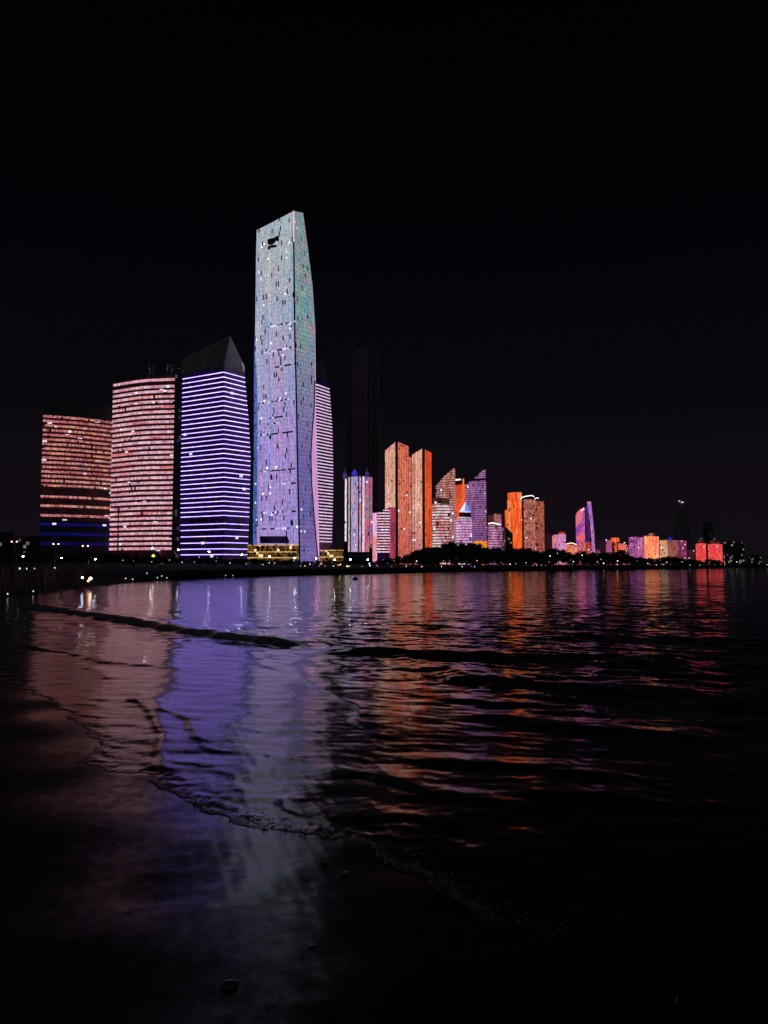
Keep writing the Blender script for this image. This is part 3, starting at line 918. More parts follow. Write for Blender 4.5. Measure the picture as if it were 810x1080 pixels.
# ---------------------------------------------------------------- 10..18 mid-distance group
def striped(name, cols, line, gain=1.0, **kw):
    return led(name, cols, 0.06, 0.03, 1.8, line[0], 0.6, 1.15, 0.03, 0.008, line=line, gain=gain, **kw)
def quickly(name, label, cat, px, Y, parts, group=None):
    t = bldg(name, label, cat, px, Y, group)
    for p in parts:
        block(p[0], p[1], p[2], t, p[3] if len(p) > 3 else 22, p[4] if len(p) > 4 else 2.0)
    return t
def roof_light(t, pts3, r, mat, name='roof_light'):
    m = MB(); m.tube(pts3, r, 6); m.build(name, mat, t)
W_HOT = glow('white_roof_light', (255, 235, 235), 1.6)
M_BRN = led('dim_brown_crown', [(70, 32, 30), (90, 45, 35), (60, 25, 30)], 0.1, 0.1, 2.5, 3, 0.5, 1.2, 0.1, 0.01, gain=0.7)

t10 = quickly('office_building', 'short block with pink white lines and brown top storey, right of the twin orange towers', 'building', 465, 1150,
    [('facade', [(455.8, 1160, 532), (463, 1150, 531), (475, 1155, 532)], striped('pink_white_floor_lines', [(225, 175, 190), (235, 200, 205), (205, 110, 100), (220, 190, 215)], (4.3, 0.52, 0.16)), 22),
     ('top_storey', [(456.3, 1163, 525.5), (463, 1153.5, 524.5), (474.5, 1158, 525.5)], M_BRN, 18)])
settle(t10, 465, 1155)
t11 = quickly('office_building', 'sail-topped tower with salmon floor lines, left of the pair of sail towers', 'building', 470, 1350,
    [('facade', [(459.8, 1365, 512.5), (463, 1362, 509), (468, 1357, 503), (472, 1354, 499.5), (478.6, 1350, 494), (480.3, 1358, 494.5)], striped('salmon_floor_lines', [(190, 125, 110), (205, 150, 150), (180, 105, 75), (170, 125, 165)], (4.2, 0.6, 0.25), 0.9, cols2=[(170, 120, 160), (150, 105, 150)], vmix=(20, 110)), 20)])
settle(t11, 470, 1357)
t12 = quickly('apartment_tower', 'orange tower glimpsed between the two sail-topped towers', 'building', 486, 1500,
    [('facade', [(479.5, 1505, 512), (486, 1500, 511), (492, 1505, 511)], M_RED, 20), ('stair_core', [(488, 1498, 505), (489.8, 1498, 505)], led('orange_core_light', [(230, 90, 30), (235, 130, 60)], 0.1, 0.03, 1.5, 2.5, 0.7, 1.1, 0, 0, gain=1.0), 6)])
roof_light(t12, [pt(480.4, 506.2, 1502), pt(486, 505.6, 1500)], 1.4, W_HOT)
settle(t12, 486, 1502)
M_PUR = striped('purple_floor_lines', [(150, 100, 165), (170, 110, 150), (120, 80, 150), (180, 120, 160)], (4.0, 0.62, 0.28), 0.95, cols2=[(100, 70, 150), (140, 80, 130), (110, 80, 165)], vmix=(20, 120))
t14 = quickly('office_building', 'sail-topped tower with purple floor lines and a dark slot below its peak', 'building', 503, 1350,
    [('facade', [(491.4, 1362, 512), (496, 1356, 507.5), (511, 1350, 506.5), (513, 1358, 507)], M_PUR, 20),
     ('slot', [(498.2, 1356.5, 504.5), (511, 1352, 504.5), (512.5, 1359, 504.8)], M_SEAM, 18),
     ('sail_top', [(500.5, 1355, 504), (503.5, 1354, 501.5), (507, 1352, 498), (511.2, 1350, 495), (512.2, 1357, 495.5)], M_PUR, 18, zpx(504.3, 1350))])
settle(t14, 503, 1355)
t13 = quickly('office_building', 'small tower with glowing white and blue pyramid roof in front of the sail towers', 'building', 490, 1180,
    [('facade', [(480.8, 1190, 547.5), (488, 1180, 547), (497.8, 1186, 547.8)], striped('lilac_pink_floor_lines', [(215, 165, 205), (200, 130, 190), (225, 190, 215), (190, 120, 180)], (4.2, 0.55, 0.3)), 20),
     ('ledge', [(481.8, 1191, 545.6), (488, 1182, 545), (497.0, 1187, 545.8)], led('white_ledge_light', [(225, 200, 220), (200, 160, 200)], 0.1, 0.1, 2, 3, 0.7, 1.1, 0, 0, gain=0.9), 17, zpx(546.6, 1180)),
     ('cornice', [(484.0, 1190, 541), (489, 1182, 540.6), (496.8, 1187, 541)], M_SEAM, 16, zpx(544.8, 1180))])
m = MB(); ap = pt(491.0, 529, 1190); base = [pt(484.2, 540.6, 1186), pt(490.2, 540.4, 1181), pt(496.8, 540.8, 1187), pt(491, 540.6, 1202)]
zz = max(p.z for p in base) + 0.3
base = [Vector((p.x, p.y, zz)) for p in base]
for i in range(4): m.face([base[i], base[(i + 1) % 4], ap], None, 0 if i in (0, 2) else 1)
m.build('pyramid_roof', [glow('white_pyramid_light', (225, 215, 250), 1.1), glow('blue_pyramid_light', (110, 150, 240), 0.95)], t13)
settle(t13, 490, 1186)
tlow = quickly('apartment_block', 'low orange-lit block at the foot of the purple sail-topped tower', 'building', 506, 1100,
    [('facade', [(499, 1105, 571), (506, 1100, 570), (514, 1105, 571)], led('amber_led_wall', [(235, 110, 20), (240, 150, 50), (220, 80, 20)], 0.1, 0.1, 1.5, 2.5, 0.6, 1.1, 0.03, 0.0, gain=1.0), 15)])
settle(tlow, 506, 1103)
t15 = quickly('office_building', 'short purple and pink block with white roof light, left of the red-orange tower', 'building', 521, 1250,
    [('facade', [(514.4, 1258, 555), (518.5, 1250, 553.5), (529.8, 1256, 555)], striped('plum_floor_lines', [(190, 110, 160), (215, 150, 190), (140, 70, 120), (210, 160, 200)], (4.2, 0.5, 0.3), 0.95), 18),
     ('rear_wing', [(515, 1290, 543), (521, 1286, 543.5)], M_BRN, 14), ('rear_wing', [(521.2, 1285, 541.5), (529.2, 1290, 543)], led('dusty_rose_wall', [(150, 85, 90), (165, 100, 105), (140, 75, 95)], 0.1, 0.05, 1.6, 2.8, 0.7, 1.1, 0.02, 0, gain=0.85), 14)])
roof_light(t15, [pt(515, 552.4, 1254), pt(519, 551.4, 1249), pt(528, 553.3, 1254)], 1.0, W_HOT)
settle(t15, 521, 1255)
td = quickly('apartment_block', 'unlit block with a few yellow windows, left of the red-orange tower', 'building', 534, 1260,
    [('facade', [(529.9, 1268, 553), (533, 1262, 555), (541, 1266, 563)], led('few_yellow_windows', [(220, 170, 70), (200, 140, 60)], 0.5, 0.5, 3, 3.2, 0.2, 0.9, 0.90, 0, gain=0.5, base=0.04), 15)])
settle(td, 534, 1265)
M_FIRE = led('fiery_led_wall', [(235, 60, 10), (240, 110, 40), (215, 50, 15), (230, 140, 90), (235, 80, 20)], 0.12, 0.012, 1.6, 2.8, 0.65, 1.15, 0.02, 0.004, gain=1.05, dist=0.6)
t16 = quickly('apartment_tower', 'bright red-orange tower with a lower rib on its left', 'building', 543, 1350,
    [('tower_wall', [(539.3, 1352, 519.6), (545, 1348, 519), (550.6, 1352, 519.4)], M_FIRE, 18),
     ('shoulder', [(535.4, 1356, 519.8), (539.2, 1354, 519.6)], M_RED, 14, zpx(527.5, 1350)),
     ('shoulder', [(535.4, 1356.5, 527.8), (539.2, 1354.5, 527.8)], led('peach_led_wall', [(230, 140, 90), (225, 110, 50), (235, 160, 120)], 0.1, 0.02, 1.6, 2.8, 0.7, 1.1, 0.02, 0, gain=1.0), 14, 2.0),
     ('side_rib', [(532.8, 1362, 538), (535.2, 1360, 538)], M_FIRE, 10)])
settle(t16, 543, 1353)
t17 = quickly('apartment_tower', 'brownish pink speckled tower with white curved roof lights beside the red-orange tower', 'building', 563, 1300,
    [('left_wall', [(552.6, 1310, 527), (565.4, 1300, 526.5)], led('brown_pink_wall', [(165, 85, 60), (180, 110, 95), (150, 75, 65), (190, 125, 110)], 0.08, 0.05, 1.7, 2.7, 0.35, 1.25, 0.08, 0.015, gain=0.95, cols2=[(190, 110, 120), (170, 90, 85), (185, 120, 130)], vmix=(10, 70), stray=(255, 220, 190)), 20),
     ('right_wall', [(565.6, 1300, 528), (574.2, 1310, 529)], led('amber_pink_wall', [(175, 90, 40), (170, 95, 75), (160, 75, 60)], 0.08, 0.05, 1.7, 2.7, 0.35, 1.2, 0.08, 0.008, gain=0.9, cols2=[(170, 85, 90), (150, 75, 75)], vmix=(10, 80), stray=(255, 210, 160)), 20)])
roof_light(t17, [pt(548.8, 526, 1312), pt(552, 524, 1309), pt(557, 523, 1304), pt(561, 522.6, 1302), pt(563.5, 523.8, 1301)], 0.75, W_HOT)
roof_light(t17, [pt(564, 526, 1299), pt(565.5, 525.2, 1299), pt(568, 525.4, 1300)], 0.75, W_HOT)
settle(t17, 563, 1305)
tdk = quickly('apartment_block', 'dark red unlit block, right of the speckled brownish pink tower', 'building', 579, 1500,
    [('facade', [(575, 1505, 562), (579, 1500, 561.5), (582.5, 1505, 562)], led('dark_red_wall', [(50, 20, 28), (40, 15, 24)], 0.1, 0.1, 2, 3, 0.6, 1.1, 0.05, 0.01, gain=0.7), 15)])
settle(tdk, 579, 1503)
t18 = quickly('apartment_block', 'short pink, lilac and blue block with a red cap, left of the curved sail tower', 'building', 590, 1600,
    [('left_wall', [(582.6, 1606, 565.5), (584.5, 1602, 564), (588.6, 1600, 564)], led('lilac_rose_wall', [(150, 90, 190), (225, 130, 130), (205, 120, 150), (120, 80, 170)], 0.08, 0.05, 1.8, 2.8, 0.7, 1.1, 0.02, 0.004, gain=0.9), 18),
     ('right_wall', [(588.8, 1598, 563), (597, 1604, 563.2)], led('pink_blue_wall', [(225, 120, 130), (170, 150, 215), (220, 90, 100), (140, 150, 220)], 0.07, 0.05, 1.8, 2.8, 0.7, 1.1, 0.02, 0.004, gain=1.0), 18),
     ('roof_cap', [(589.6, 1603, 560.8), (595.5, 1606, 561)], led('red_cap_light', [(170, 30, 25), (200, 50, 30)], 0.1, 0.1, 2, 3, 0.7, 1.1, 0, 0, gain=0.8), 9, zpx(562.9, 1598))])
settle(t18, 590, 1602)

# ---------------------------------------------------------------- 19 curved sail tower and its neighbours
t19a = quickly('apartment_block', 'low red block with white light along its roof, left foot of the curved sail tower', 'building', 603, 1500,
    [('facade', [(597, 1506, 575), (603, 1500, 574.5), (609.2, 1504, 576)], led('rose_red_wall', [(215, 95, 90), (235, 150, 110), (200, 70, 80), (225, 110, 110)], 0.08, 0.08, 1.8, 2.8, 0.7, 1.15, 0.03, 0.01, gain=0.95), 18)])
roof_light(t19a, [pt(597.5, 573.8, 1504), pt(603, 572.6, 1499), pt(608, 574.4, 1502)], 1.1, glow('warm_white_roof_light', (255, 225, 190), 1.3))
settle(t19a, 603, 1504)
M_SAIL = led('sail_tower_wall', [(225, 95, 85), (215, 100, 120), (130, 55, 165), (220, 110, 110), (205, 110, 150), (165, 70, 170)], 0.02, 0.016, 1.8, 2.8, 0.8, 1.1, 0.0, 0.0, gain=0.95, dist=1.2)
t19 = quickly('skyscraper', 'curved sail tower in rose and violet with a leaning bright fin', 'skyscraper', 615, 1700,
    [('sail_wall', [(607.6, 1712, 543.5), (609, 1709, 540.5), (612, 1704, 537.5), (616, 1700, 534.8), (617, 1702, 536)], M_SAIL, 18),
     ('spine', [(617.2, 1704, 535), (620.2, 1706, 533), (622, 1708, 538)], led('deep_violet_spine', [(62, 20, 110), (45, 14, 80), (90, 35, 130)], 0.1, 0.02, 2, 3, 0.7, 1.1, 0, 0, gain=0.7), 14),
     ('foot', [(612.8, 1690, 572), (616, 1688, 571), (624, 1690, 572)], led('red_foot_wall', [(215, 70, 70), (120, 30, 45), (225, 120, 100), (60, 18, 30)], 0.2, 0.03, 1.8, 2.8, 0.6, 1.1, 0.05, 0.03, gain=0.9), 12)])
lvf = [[pt(a, y, 1701), pt(b, y, 1703)] for y, a, b in ((596, 625.2, 628.6), (570, 623.8, 627.2), (550, 622.4, 625.6), (541, 621.0, 624.6), (529, 619.0, 623.2))]
loft('fin', flat(lvf, 1702, (596, 570, 550, 541, 529)), [led('fin_light', [(180, 110, 200), (205, 130, 160), (150, 95, 190), (215, 160, 170)], 0.1, 0.02, 1.8, 2.8, 0.6, 1.1, 0.03, 0.0, gain=0.95), M_ROOF], t19, 8)
roof_light(t19, [pt(613.0, 538.8, 1702), pt(616.2, 536.4, 1699)], 1.4, glow('pink_white_sign_light', (255, 225, 240), 1.3), 'top_light')
settle(t19, 615, 1704)

# ---------------------------------------------------------------- far right group
t20d = quickly('apartment_block', 'dim plum block just right of the leaning fin of the sail tower', 'building', 632, 1800,
    [('facade', [(629, 1806, 571), (633, 1800, 570), (638, 1806, 572)], led('dim_plum_wall', [(34, 16, 34), (44, 18, 32)], 0.1, 0.1, 2, 3, 0.6, 1.1, 0.05, 0.008, gain=0.8), 15)])
settle(t20d, 632, 1803)
t20 = quickly('apartment_block', 'block with an orange T-shaped light and two rose wings', 'building', 649, 1800,
    [('left_wing', [(639.2, 1806, 570), (645.4, 1802, 569.5)], led('rose_violet_wing', [(205, 100, 140), (180, 80, 130), (215, 120, 130)], 0.1, 0.04, 1.8, 2.8, 0.6, 1.1, 0.05, 0.01, gain=0.85), 16),
     ('core', [(645.6, 1800, 571), (652, 1800, 571)], M_BRN, 14),
     ('top_bar', [(644.4, 1798, 567), (653.2, 1798, 567.2)], M_FIRE, 12, zpx(571.4, 1800)),
     ('stem', [(648.4, 1797, 571.6), (651, 1797, 571.6)], M_RED, 2),
     ('right_wing', [(652.2, 1798, 573), (660.4, 1804, 574)], led('coral_wing', [(225, 90, 85), (235, 120, 90), (215, 80, 110)], 0.08, 0.05, 1.8, 2.8, 0.6, 1.1, 0.04, 0.01, gain=0.95), 16)])
roof_light(t20, [pt(658, 572.6, 1799), pt(659.2, 572.4, 1799)], 1.0, W_HOT)
roof_light(t20, [pt(638.8, 569.6, 1804), pt(640, 569.4, 1803)], 1.0, W_HOT)
settle(t20, 649, 1802)
t21 = quickly('apartment_block', 'block of vertical violet and pink light streaks, left of the yellow-orange block', 'building', 671, 1850,
    [('facade', [(663.6, 1858, 567), (665, 1852, 566.3), (672, 1850, 566.3), (679.2, 1854, 567)], led('violet_pink_streaks', [(120, 60, 150), (210, 100, 150), (95, 40, 130), (225, 130, 150), (150, 80, 170)], 0.20, 0.02, 1.8, 2.8, 0.7, 1.1, 0.03, 0.004, gain=0.9, dist=0.8), 18)])
settle(t21, 671, 1854)
t22 = quickly('apartment_block', 'yellow-orange glowing block with rooftop lights', 'building', 687, 1850,
    [('facade', [(679.4, 1852, 565.5), (687, 1846, 565), (695.2, 1852, 566)], led('yellow_orange_streaks', [(235, 110, 60), (240, 180, 110), (225, 90, 60), (240, 150, 120), (235, 80, 70)], 0.10, 0.03, 1.8, 2.8, 0.75, 1.15, 0.02, 0.004, gain=1.05, dist=1.2), 18),
     ('penthouse', [(681, 1853, 564), (693.5, 1853, 564)], M_BRN, 10, zpx(565.2, 1850)), ('penthouse', [(684, 1852, 562.4), (690, 1852, 562.4)], led('amber_penthouse', [(190, 120, 60), (150, 80, 40)], 0.2, 0.2, 2, 2, 0.5, 1.1, 0.1, 0.05, gain=0.7), 8, zpx(563.9, 1850))])
settle(t22, 687, 1850)
t23 = quickly('apartment_block', 'wide block fading from pale yellow to plum with a small blue dome', 'building', 710, 1900,
    [('left_wing', [(696, 1904, 570), (704.4, 1900, 569.5)], led('pale_yellow_wing', [(225, 160, 110), (205, 150, 130), (235, 170, 90), (200, 110, 110)], 0.12, 0.04, 1.8, 2.8, 0.7, 1.1, 0.04, 0.01, gain=0.85), 16),
     ('middle_wing', [(704.6, 1898, 569.6), (715, 1902, 570)], led('dusty_coral_wing', [(175, 100, 90), (150, 80, 80), (190, 115, 100)], 0.12, 0.04, 1.8, 2.8, 0.6, 1.1, 0.06, 0.01, gain=0.8), 16),
     ('right_wing', [(715.2, 1896, 569.8), (724.4, 1902, 570.4)], led('plum_wing', [(130, 40, 90), (165, 60, 110), (110, 30, 70), (190, 100, 140)], 0.2, 0.04, 1.8, 2.8, 0.6, 1.1, 0.06, 0.02, gain=0.75), 16)])
m = MB(); p = pt(706.5, 569.2, 1905); m.ball((p.x, p.y, p.z + 1), 5.5, 10, 8, 0.9); m.build('dome', glow('royal_blue_dome_glow', (22, 26, 190), 0.8), t23, smooth=True)
settle(t23, 710, 1900)
M_CRIM = led('crimson_wall', [(230, 60, 70), (235, 85, 80), (215, 50, 60), (240, 120, 100)], 0.08, 0.05, 1.8, 2.8, 0.7, 1.1, 0.04, 0.004, gain=1.0, dist=0.8)
M_CRT = led('crimson_penthouse', [(120, 60, 45), (60, 25, 30), (170, 90, 60)], 0.2, 0.2, 2, 2.5, 0.4, 1.1, 0.25, 0.05, gain=0.6)
for nm_, lb, x0, xm, x1, yt in (('apartment_block', 'left of two crimson blocks near the right end of the skyline', 734, 740, 744.8, 573.5), ('apartment_block', 'right of two crimson blocks near the right end of the skyline', 746.8, 754, 762, 574)):
    t_ = quickly(nm_, lb, 'building', xm, 2000, [('facade', [(x0, 2008, yt), (xm, 2000, yt - 0.6), (x1, 2006, yt)], M_CRIM, 18),
        ('penthouse', [(x0 + 1.5, 2008, yt - 3.2), (xm, 2004, yt - 4), (x1 - 2, 2008, yt - 3)], M_CRT, 12, zpx(yt - 0.7, 2000))])
    roof_light(t_, [pt(xm - 2, yt - 5.4, 2004), pt(xm + 1, yt - 5.6, 2004)], 0.6, glow('dim_grey_glow', (150, 150, 140), 0.6))
    settle(t_, xm, 2004)
tt = quickly('skyscraper', 'slim unlit tower rising behind the crimson blocks', 'skyscraper', 747, 2400,
    [('tower_shaft', [(742, 2408, 552.5), (746, 2400, 550), (752, 2408, 552)], led('faint_windows', [(90, 80, 90), (60, 60, 90)], 0.4, 0.4, 3, 4, 0.1, 0.7, 0.9, 0, gain=0.25, base=0.05), 20)])
settle(tt, 747, 2404)
tt = quickly('skyscraper', 'unlit tower with two white lights at its top, above the wide plum block', 'skyscraper', 719, 2300,
    [('tower_shaft', [(711.5, 2310, 530.5), (719, 2300, 529.5), (727, 2310, 531)], M_DK, 24)])
for q in ([pt(715.8, 528.6, 2298), pt(717.2, 528.4, 2298)], [pt(718.6, 530.0, 2297), pt(720.8, 529.4, 2297)]):
    roof_light(tt, q, 1.2, glow('cool_white_roof_light', (225, 225, 255), 1.3))
settle(tt, 719, 2305)
for lb, x0, x1, yt, Y in (('dark block with scattered cool lit windows at the right end of the skyline', 764, 785, 572, 2000), ('farthest low dark block at the right edge of the skyline', 788, 803, 585, 2600),
                          ('dark block beyond the lamps at the extreme left edge of the skyline', -12, 14, 562, 900), ('dark low block with few lit windows, left of the rose-banded low slab', 16, 42, 566, 860)):
    t_ = quickly('apartment_block', lb, 'building', (x0 + x1) / 2, Y, [('facade', [(x0, Y + 8, yt), ((x0 + x1) / 2, Y, yt - 0.7), (x1, Y + 8, yt)],
        led('scattered_cool_windows', [(150, 170, 220), (220, 200, 170), (120, 140, 200)], 0.5, 0.5, 3.2, 3.6, 0.1, 1.0, 0.93, 0, gain=0.7, base=0.03), 20)])
    settle(t_, (x0 + x1) / 2, Y + 4)

for lb, x0, x1, yt, Y, cs in (('thin dim rose block between the T-lit block and the violet streaked block', 660.6, 663.4, 575, 1950, [(120, 50, 70), (150, 70, 80)]),
        ('low dim brick-red block left of the two crimson blocks', 725, 733.4, 580.5, 2100, [(84, 30, 34), (60, 22, 30), (120, 50, 46)]), ('low dim crimson block right of the two crimson blocks', 762.6, 769, 584, 2100, [(140, 44, 50), (90, 30, 40)]),
        ('low amber block beside the foot of the leaning fin', 627.8, 633, 580.5, 1650, [(190, 90, 70), (120, 50, 60), (210, 120, 90)]), ('low pink block between the curved sail tower and the lilac block', 609.6, 613.4, 578, 1640, [(190, 80, 90), (150, 60, 90)])):
    t_ = quickly('apartment_block', lb, 'building', (x0 + x1) / 2, Y, [('facade', [(x0, Y + 6, yt), ((x0 + x1) / 2, Y, yt - 0.5), (x1, Y + 6, yt)],
        led('small_block_' + lb.split()[1] + '_' + lb.split()[2], cs, 0.1, 0.06, 1.8, 2.8, 0.5, 1.15, 0.06, 0.02, gain=0.8), 14)])
    settle(t_, (x0 + x1) / 2, Y + 3)

# ---------------------------------------------------------------- gold-lit podiums at the tallest tower's foot
M_GOLD = led('gold_edge_light', [(205, 150, 80), (225, 180, 115), (190, 130, 60)], 0.1, 0.2, 1.6, 3, 0.6, 1.1, 0.03, 0.02, gain=0.85)
M_GW = led('warm_podium_windows', [(150, 95, 40), (200, 140, 60), (110, 65, 25)], 0.2, 0.2, 1.4, 2.6, 0.1, 1.1, 0.35, 0.05, gain=0.42, stray=(255, 225, 170))
for lb, x0, x1, yt, nb, Y in (('low podium with gold edge lights at the left foot of the tallest tower', 261, 315, 574.5, 3, 740), ('small gold-lit podium at the right foot of the tallest tower', 337.2, 362, 580, 3, 770)):
    tp_ = bldg('podium_building', lb, 'building', (x0 + x1) / 2, Y)
    cols_ = [(x0, Y + 8, yt), ((x0 + x1) / 2, Y, yt), (x1, Y + 2, yt)]
    lvp = colpts(cols_, 2.0)
    zt = zpx(yt, Y); lvp[1] = [Vector((p.x, p.y, zt)) for p in lvp[1]]
    loft('facade', lvp, [M_GW, M_ROOF], tp_, 15)
    for y in [yt + 0.9, yt + 8.0, yt + 14.2][:nb]:
        if y < 594: band(lvp, zpx(y, Y), 0.95, M_GOLD, tp_, 0.7, 'gold_light_line')
    settle(tp_, (x0 + x1) / 2, Y + 4)

# dark apartment blocks among the trees (faint facades)
for lb, x0, x1, yt, Y in (('dim tan apartment block in the trees below the twin orange towers', 447, 464, 577.5, 500), ('dim tan apartment block half hidden in the trees below the purple sail tower', 496, 508, 579, 520), ('dim tan apartment block among the trees below the red-orange tower', 541, 561, 581.5, 560)):
    t_ = quickly('apartment_block', lb, 'building', (x0 + x1) / 2, Y, [('facade', [(x0, Y + 6, yt), ((x0 + x1) / 2, Y, yt), (x1, Y + 6, yt)],
        led('dim_tan_wall_windows', [(58, 38, 34), (84, 56, 46)], 0.3, 0.3, 1.3, 2.4, 0.1, 0.9, 0.72, 0.0, gain=0.45, base=0.12), 14)])
    settle(t_, (x0 + x1) / 2, Y + 3)

# ================================================================ SEAWALL
def shore_at(px):
    """depth of the far waterline in the direction of a photo column"""
    tx = (px - 405) / (F / CT) * 1.0
    d = np.linspace(50, 2500, 5000)
    ins = inside_sea(d * (px - 405) / F * CT, d)
    k_ = np.where(ins)[0]
    return float(d[k_[-1]]) if len(k_) else 80.0

wallpx = list(range(112, 815, 14))
for s0, s1, lb in ((112, 392, 'dark stone seawall along the curving near half of the far waterline'), (378, 812, 'dark stone seawall along the distant right half of the far waterline')):
    m = MB(); prev = None
    for px in range(s0, s1, 14):
        Y = shore_at(px) + 3.0
        x = (px - 405) / F * CT * Y
        hgt = 1.18 + 0.03 * math.sin(px) - 1.0 * max(0.0, (196 - px) / 84.0)
        cur = (x, Y, hgt)
        if prev:
            (xa, ya, ha), (xb, yb, hb) = prev, cur
            m.face([(xa, ya, -0.2), (xb, yb, -0.2), (xb, yb, hb), (xa, ya, ha)])
            m.face([(xa, ya, ha), (xb, yb, hb), (xb, yb + 1.0, hb), (xa, ya + 1.0, ha)])
            m.face([(xb, yb + 1, -0.2), (xa, ya + 1, -0.2), (xa, ya + 1, ha), (xb, yb + 1, hb)])
        prev = cur
    tag(m.build('seawall', plain('dark_wet_stone', (0.07, 0.068, 0.065), 0.7, 0, 0.5, 0.6)), lb, 'seawall')

# ================================================================ TREES
M_LEAF = plain('dark_green_leaves', (0.075, 0.105, 0.05), 0.6, 0, 0.5, 0.8)
M_BARK = plain('grey_brown_bark', (0.10, 0.08, 0.06), 0.85, 0, 0.4, 4)
def make_tree(seed, H=10.0, W_=4.5):
    r = random.Random(seed)
    t = thing('tree', 'tree', 'tree')
    m = MB()
    m.tube([(0, 0, 0), (0.1, 0, H * 0.25), (-0.1, 0.1, H * 0.5), (0.05, 0, H * 0.8)], [0.3, 0.24, 0.17, 0.05], 7)
    for k in range(5):
        a = k * 1.26 + r.random(); z = H * (0.28 + 0.08 * k)
        m.tube([(0, 0, z), (math.cos(a) * W_ * 0.3, math.sin(a) * W_ * 0.3, z + H * 0.12), (math.cos(a) * W_ * 0.6, math.sin(a) * W_ * 0.6, z + H * 0.2)], [0.13, 0.09, 0.03], 5)
    m.build('trunk', M_BARK, t)
    m = MB()
    lobes = []
    for k in range(18):
        a = r.uniform(0, 6.28); q = W_ * math.sqrt(r.random()) * 0.75
        lobes.append((math.cos(a) * q, math.sin(a) * q, H * r.uniform(0.26, 0.86) - 0.25 * q, W_ * r.uniform(0.26, 0.42)))
    lobes.append((0, 0, H * 0.55, W_ * 0.6))
    for lx, ly, lz, lr in lobes:
        for _ in range(100):
            d = Vector((r.gauss(0, 1), r.gauss(0, 1), r.gauss(0, 1))).normalized()
            c = Vector((lx, ly, lz)) + Vector((d.x, d.y, d.z * 0.8)) * lr * (r.uniform(0.4, 1.05))
            s = r.uniform(0.22, 0.5)
            u_ = Vector((r.gauss(0, 1), r.gauss(0, 1), r.gauss(0, 1))).normalized(); v_ = u_.orthogonal().normalized()
            m.face([c - u_ * s, c + v_ * s * 0.8, c + u_ * s, c - v_ * s * 0.8])
    zs = sorted(v_[2] for v_ in m.v); kz = H / zs[-12]
    m.v = [(x_, y_, max(0.15, z_ * kz)) for x_, y_, z_ in m.v]
    m.build('crown', M_LEAF, t)
    return t
protos = [make_tree(s) for s in (1, 2, 3, 4)]
ptrees = [tree_of(p) for p in protos]
used = [False] * 4
def plant(px, Y, ytop, label, group, wide=1.0):
    i = random.randrange(4)
    if used[i]: o = copy_tree(protos[i], ptrees[i])
    else: o = protos[i]; used[i] = True
    x = xat(px, 2, Y); zb = tz(x, Y)
    h = max(2.5, zpx(ytop, Y) - zb)
    s = h / 10.0
    o.location = (x, Y, zb - 0.05); o.rotation_euler = (0, 0, random.uniform(0, 6.28))
    o.scale = (s * wide, s * wide, s)
    tag(o, label, 'tree', group)
# silhouette line of the tree belt: (px range, top row profile)
prof_x = [0, 60, 110, 160, 260, 300, 360, 420, 438, 450, 470, 490, 500, 515, 540, 560, 575, 590, 600, 615, 640, 655, 670, 690, 710, 730, 750, 770, 800]
prof_y = [581, 583, 583, 586, 589, 592, 593, 588, 582, 576, 573, 571.5, 574, 578.5, 577, 578, 580, 577.5, 583, 582, 583, 580.5, 587, 589.5, 586, 591, 590, 592, 594]
sectors = [(-10, 116, 'dark tree in the unlit belt below the rose-banded low slab'), (116, 190, 'dark tree in the belt below the tall pale rose slab'),
           (190, 262, 'dark tree in the belt below the dark-crowned tower'), (262, 340, 'dark shrub-like tree before the gold-lit podium'), (340, 436, 'dark tree below the domed strip-lit block'),
           (436, 516, 'dark tree on the rise below the sail towers'), (516, 580, 'dark tree below the red-orange tower'), (580, 630, 'dark tree at the foot of the curved sail tower'),
           (630, 700, 'dark tree below the violet and yellow-orange blocks'), (700, 820, 'dark tree along the shore at the right end of the skyline')]
for a, b, lb in sectors:
    px = a + 3.0
    while px < b:
        Ysh = shore_at(min(max(px, 112), 808)) if px > 112 else 120
        if px < 112: Y = random.uniform(330, 420)
        elif px < 436: Y = random.uniform(760, 800) if 262 < px < 340 and random.random() < 0.0 else Ysh + random.uniform(190, 330)
        else: Y = Ysh + random.uniform(60, 200)
        yt = np.interp(px, prof_x, prof_y) + random.uniform(-1.0, 2.2)
        h = zpx(yt, Y) - 2
        wpx = 0.9 * h / Y * 808
        wide = 1.0 if wpx > 9 else 1.5
        plant(px, Y, yt, lb, lb.replace('dark tree', 'dark trees').replace('dark shrub-like tree', 'dark shrub-like trees'), wide)
        px += max(5.0, wpx * wide * random.uniform(0.32, 0.5))

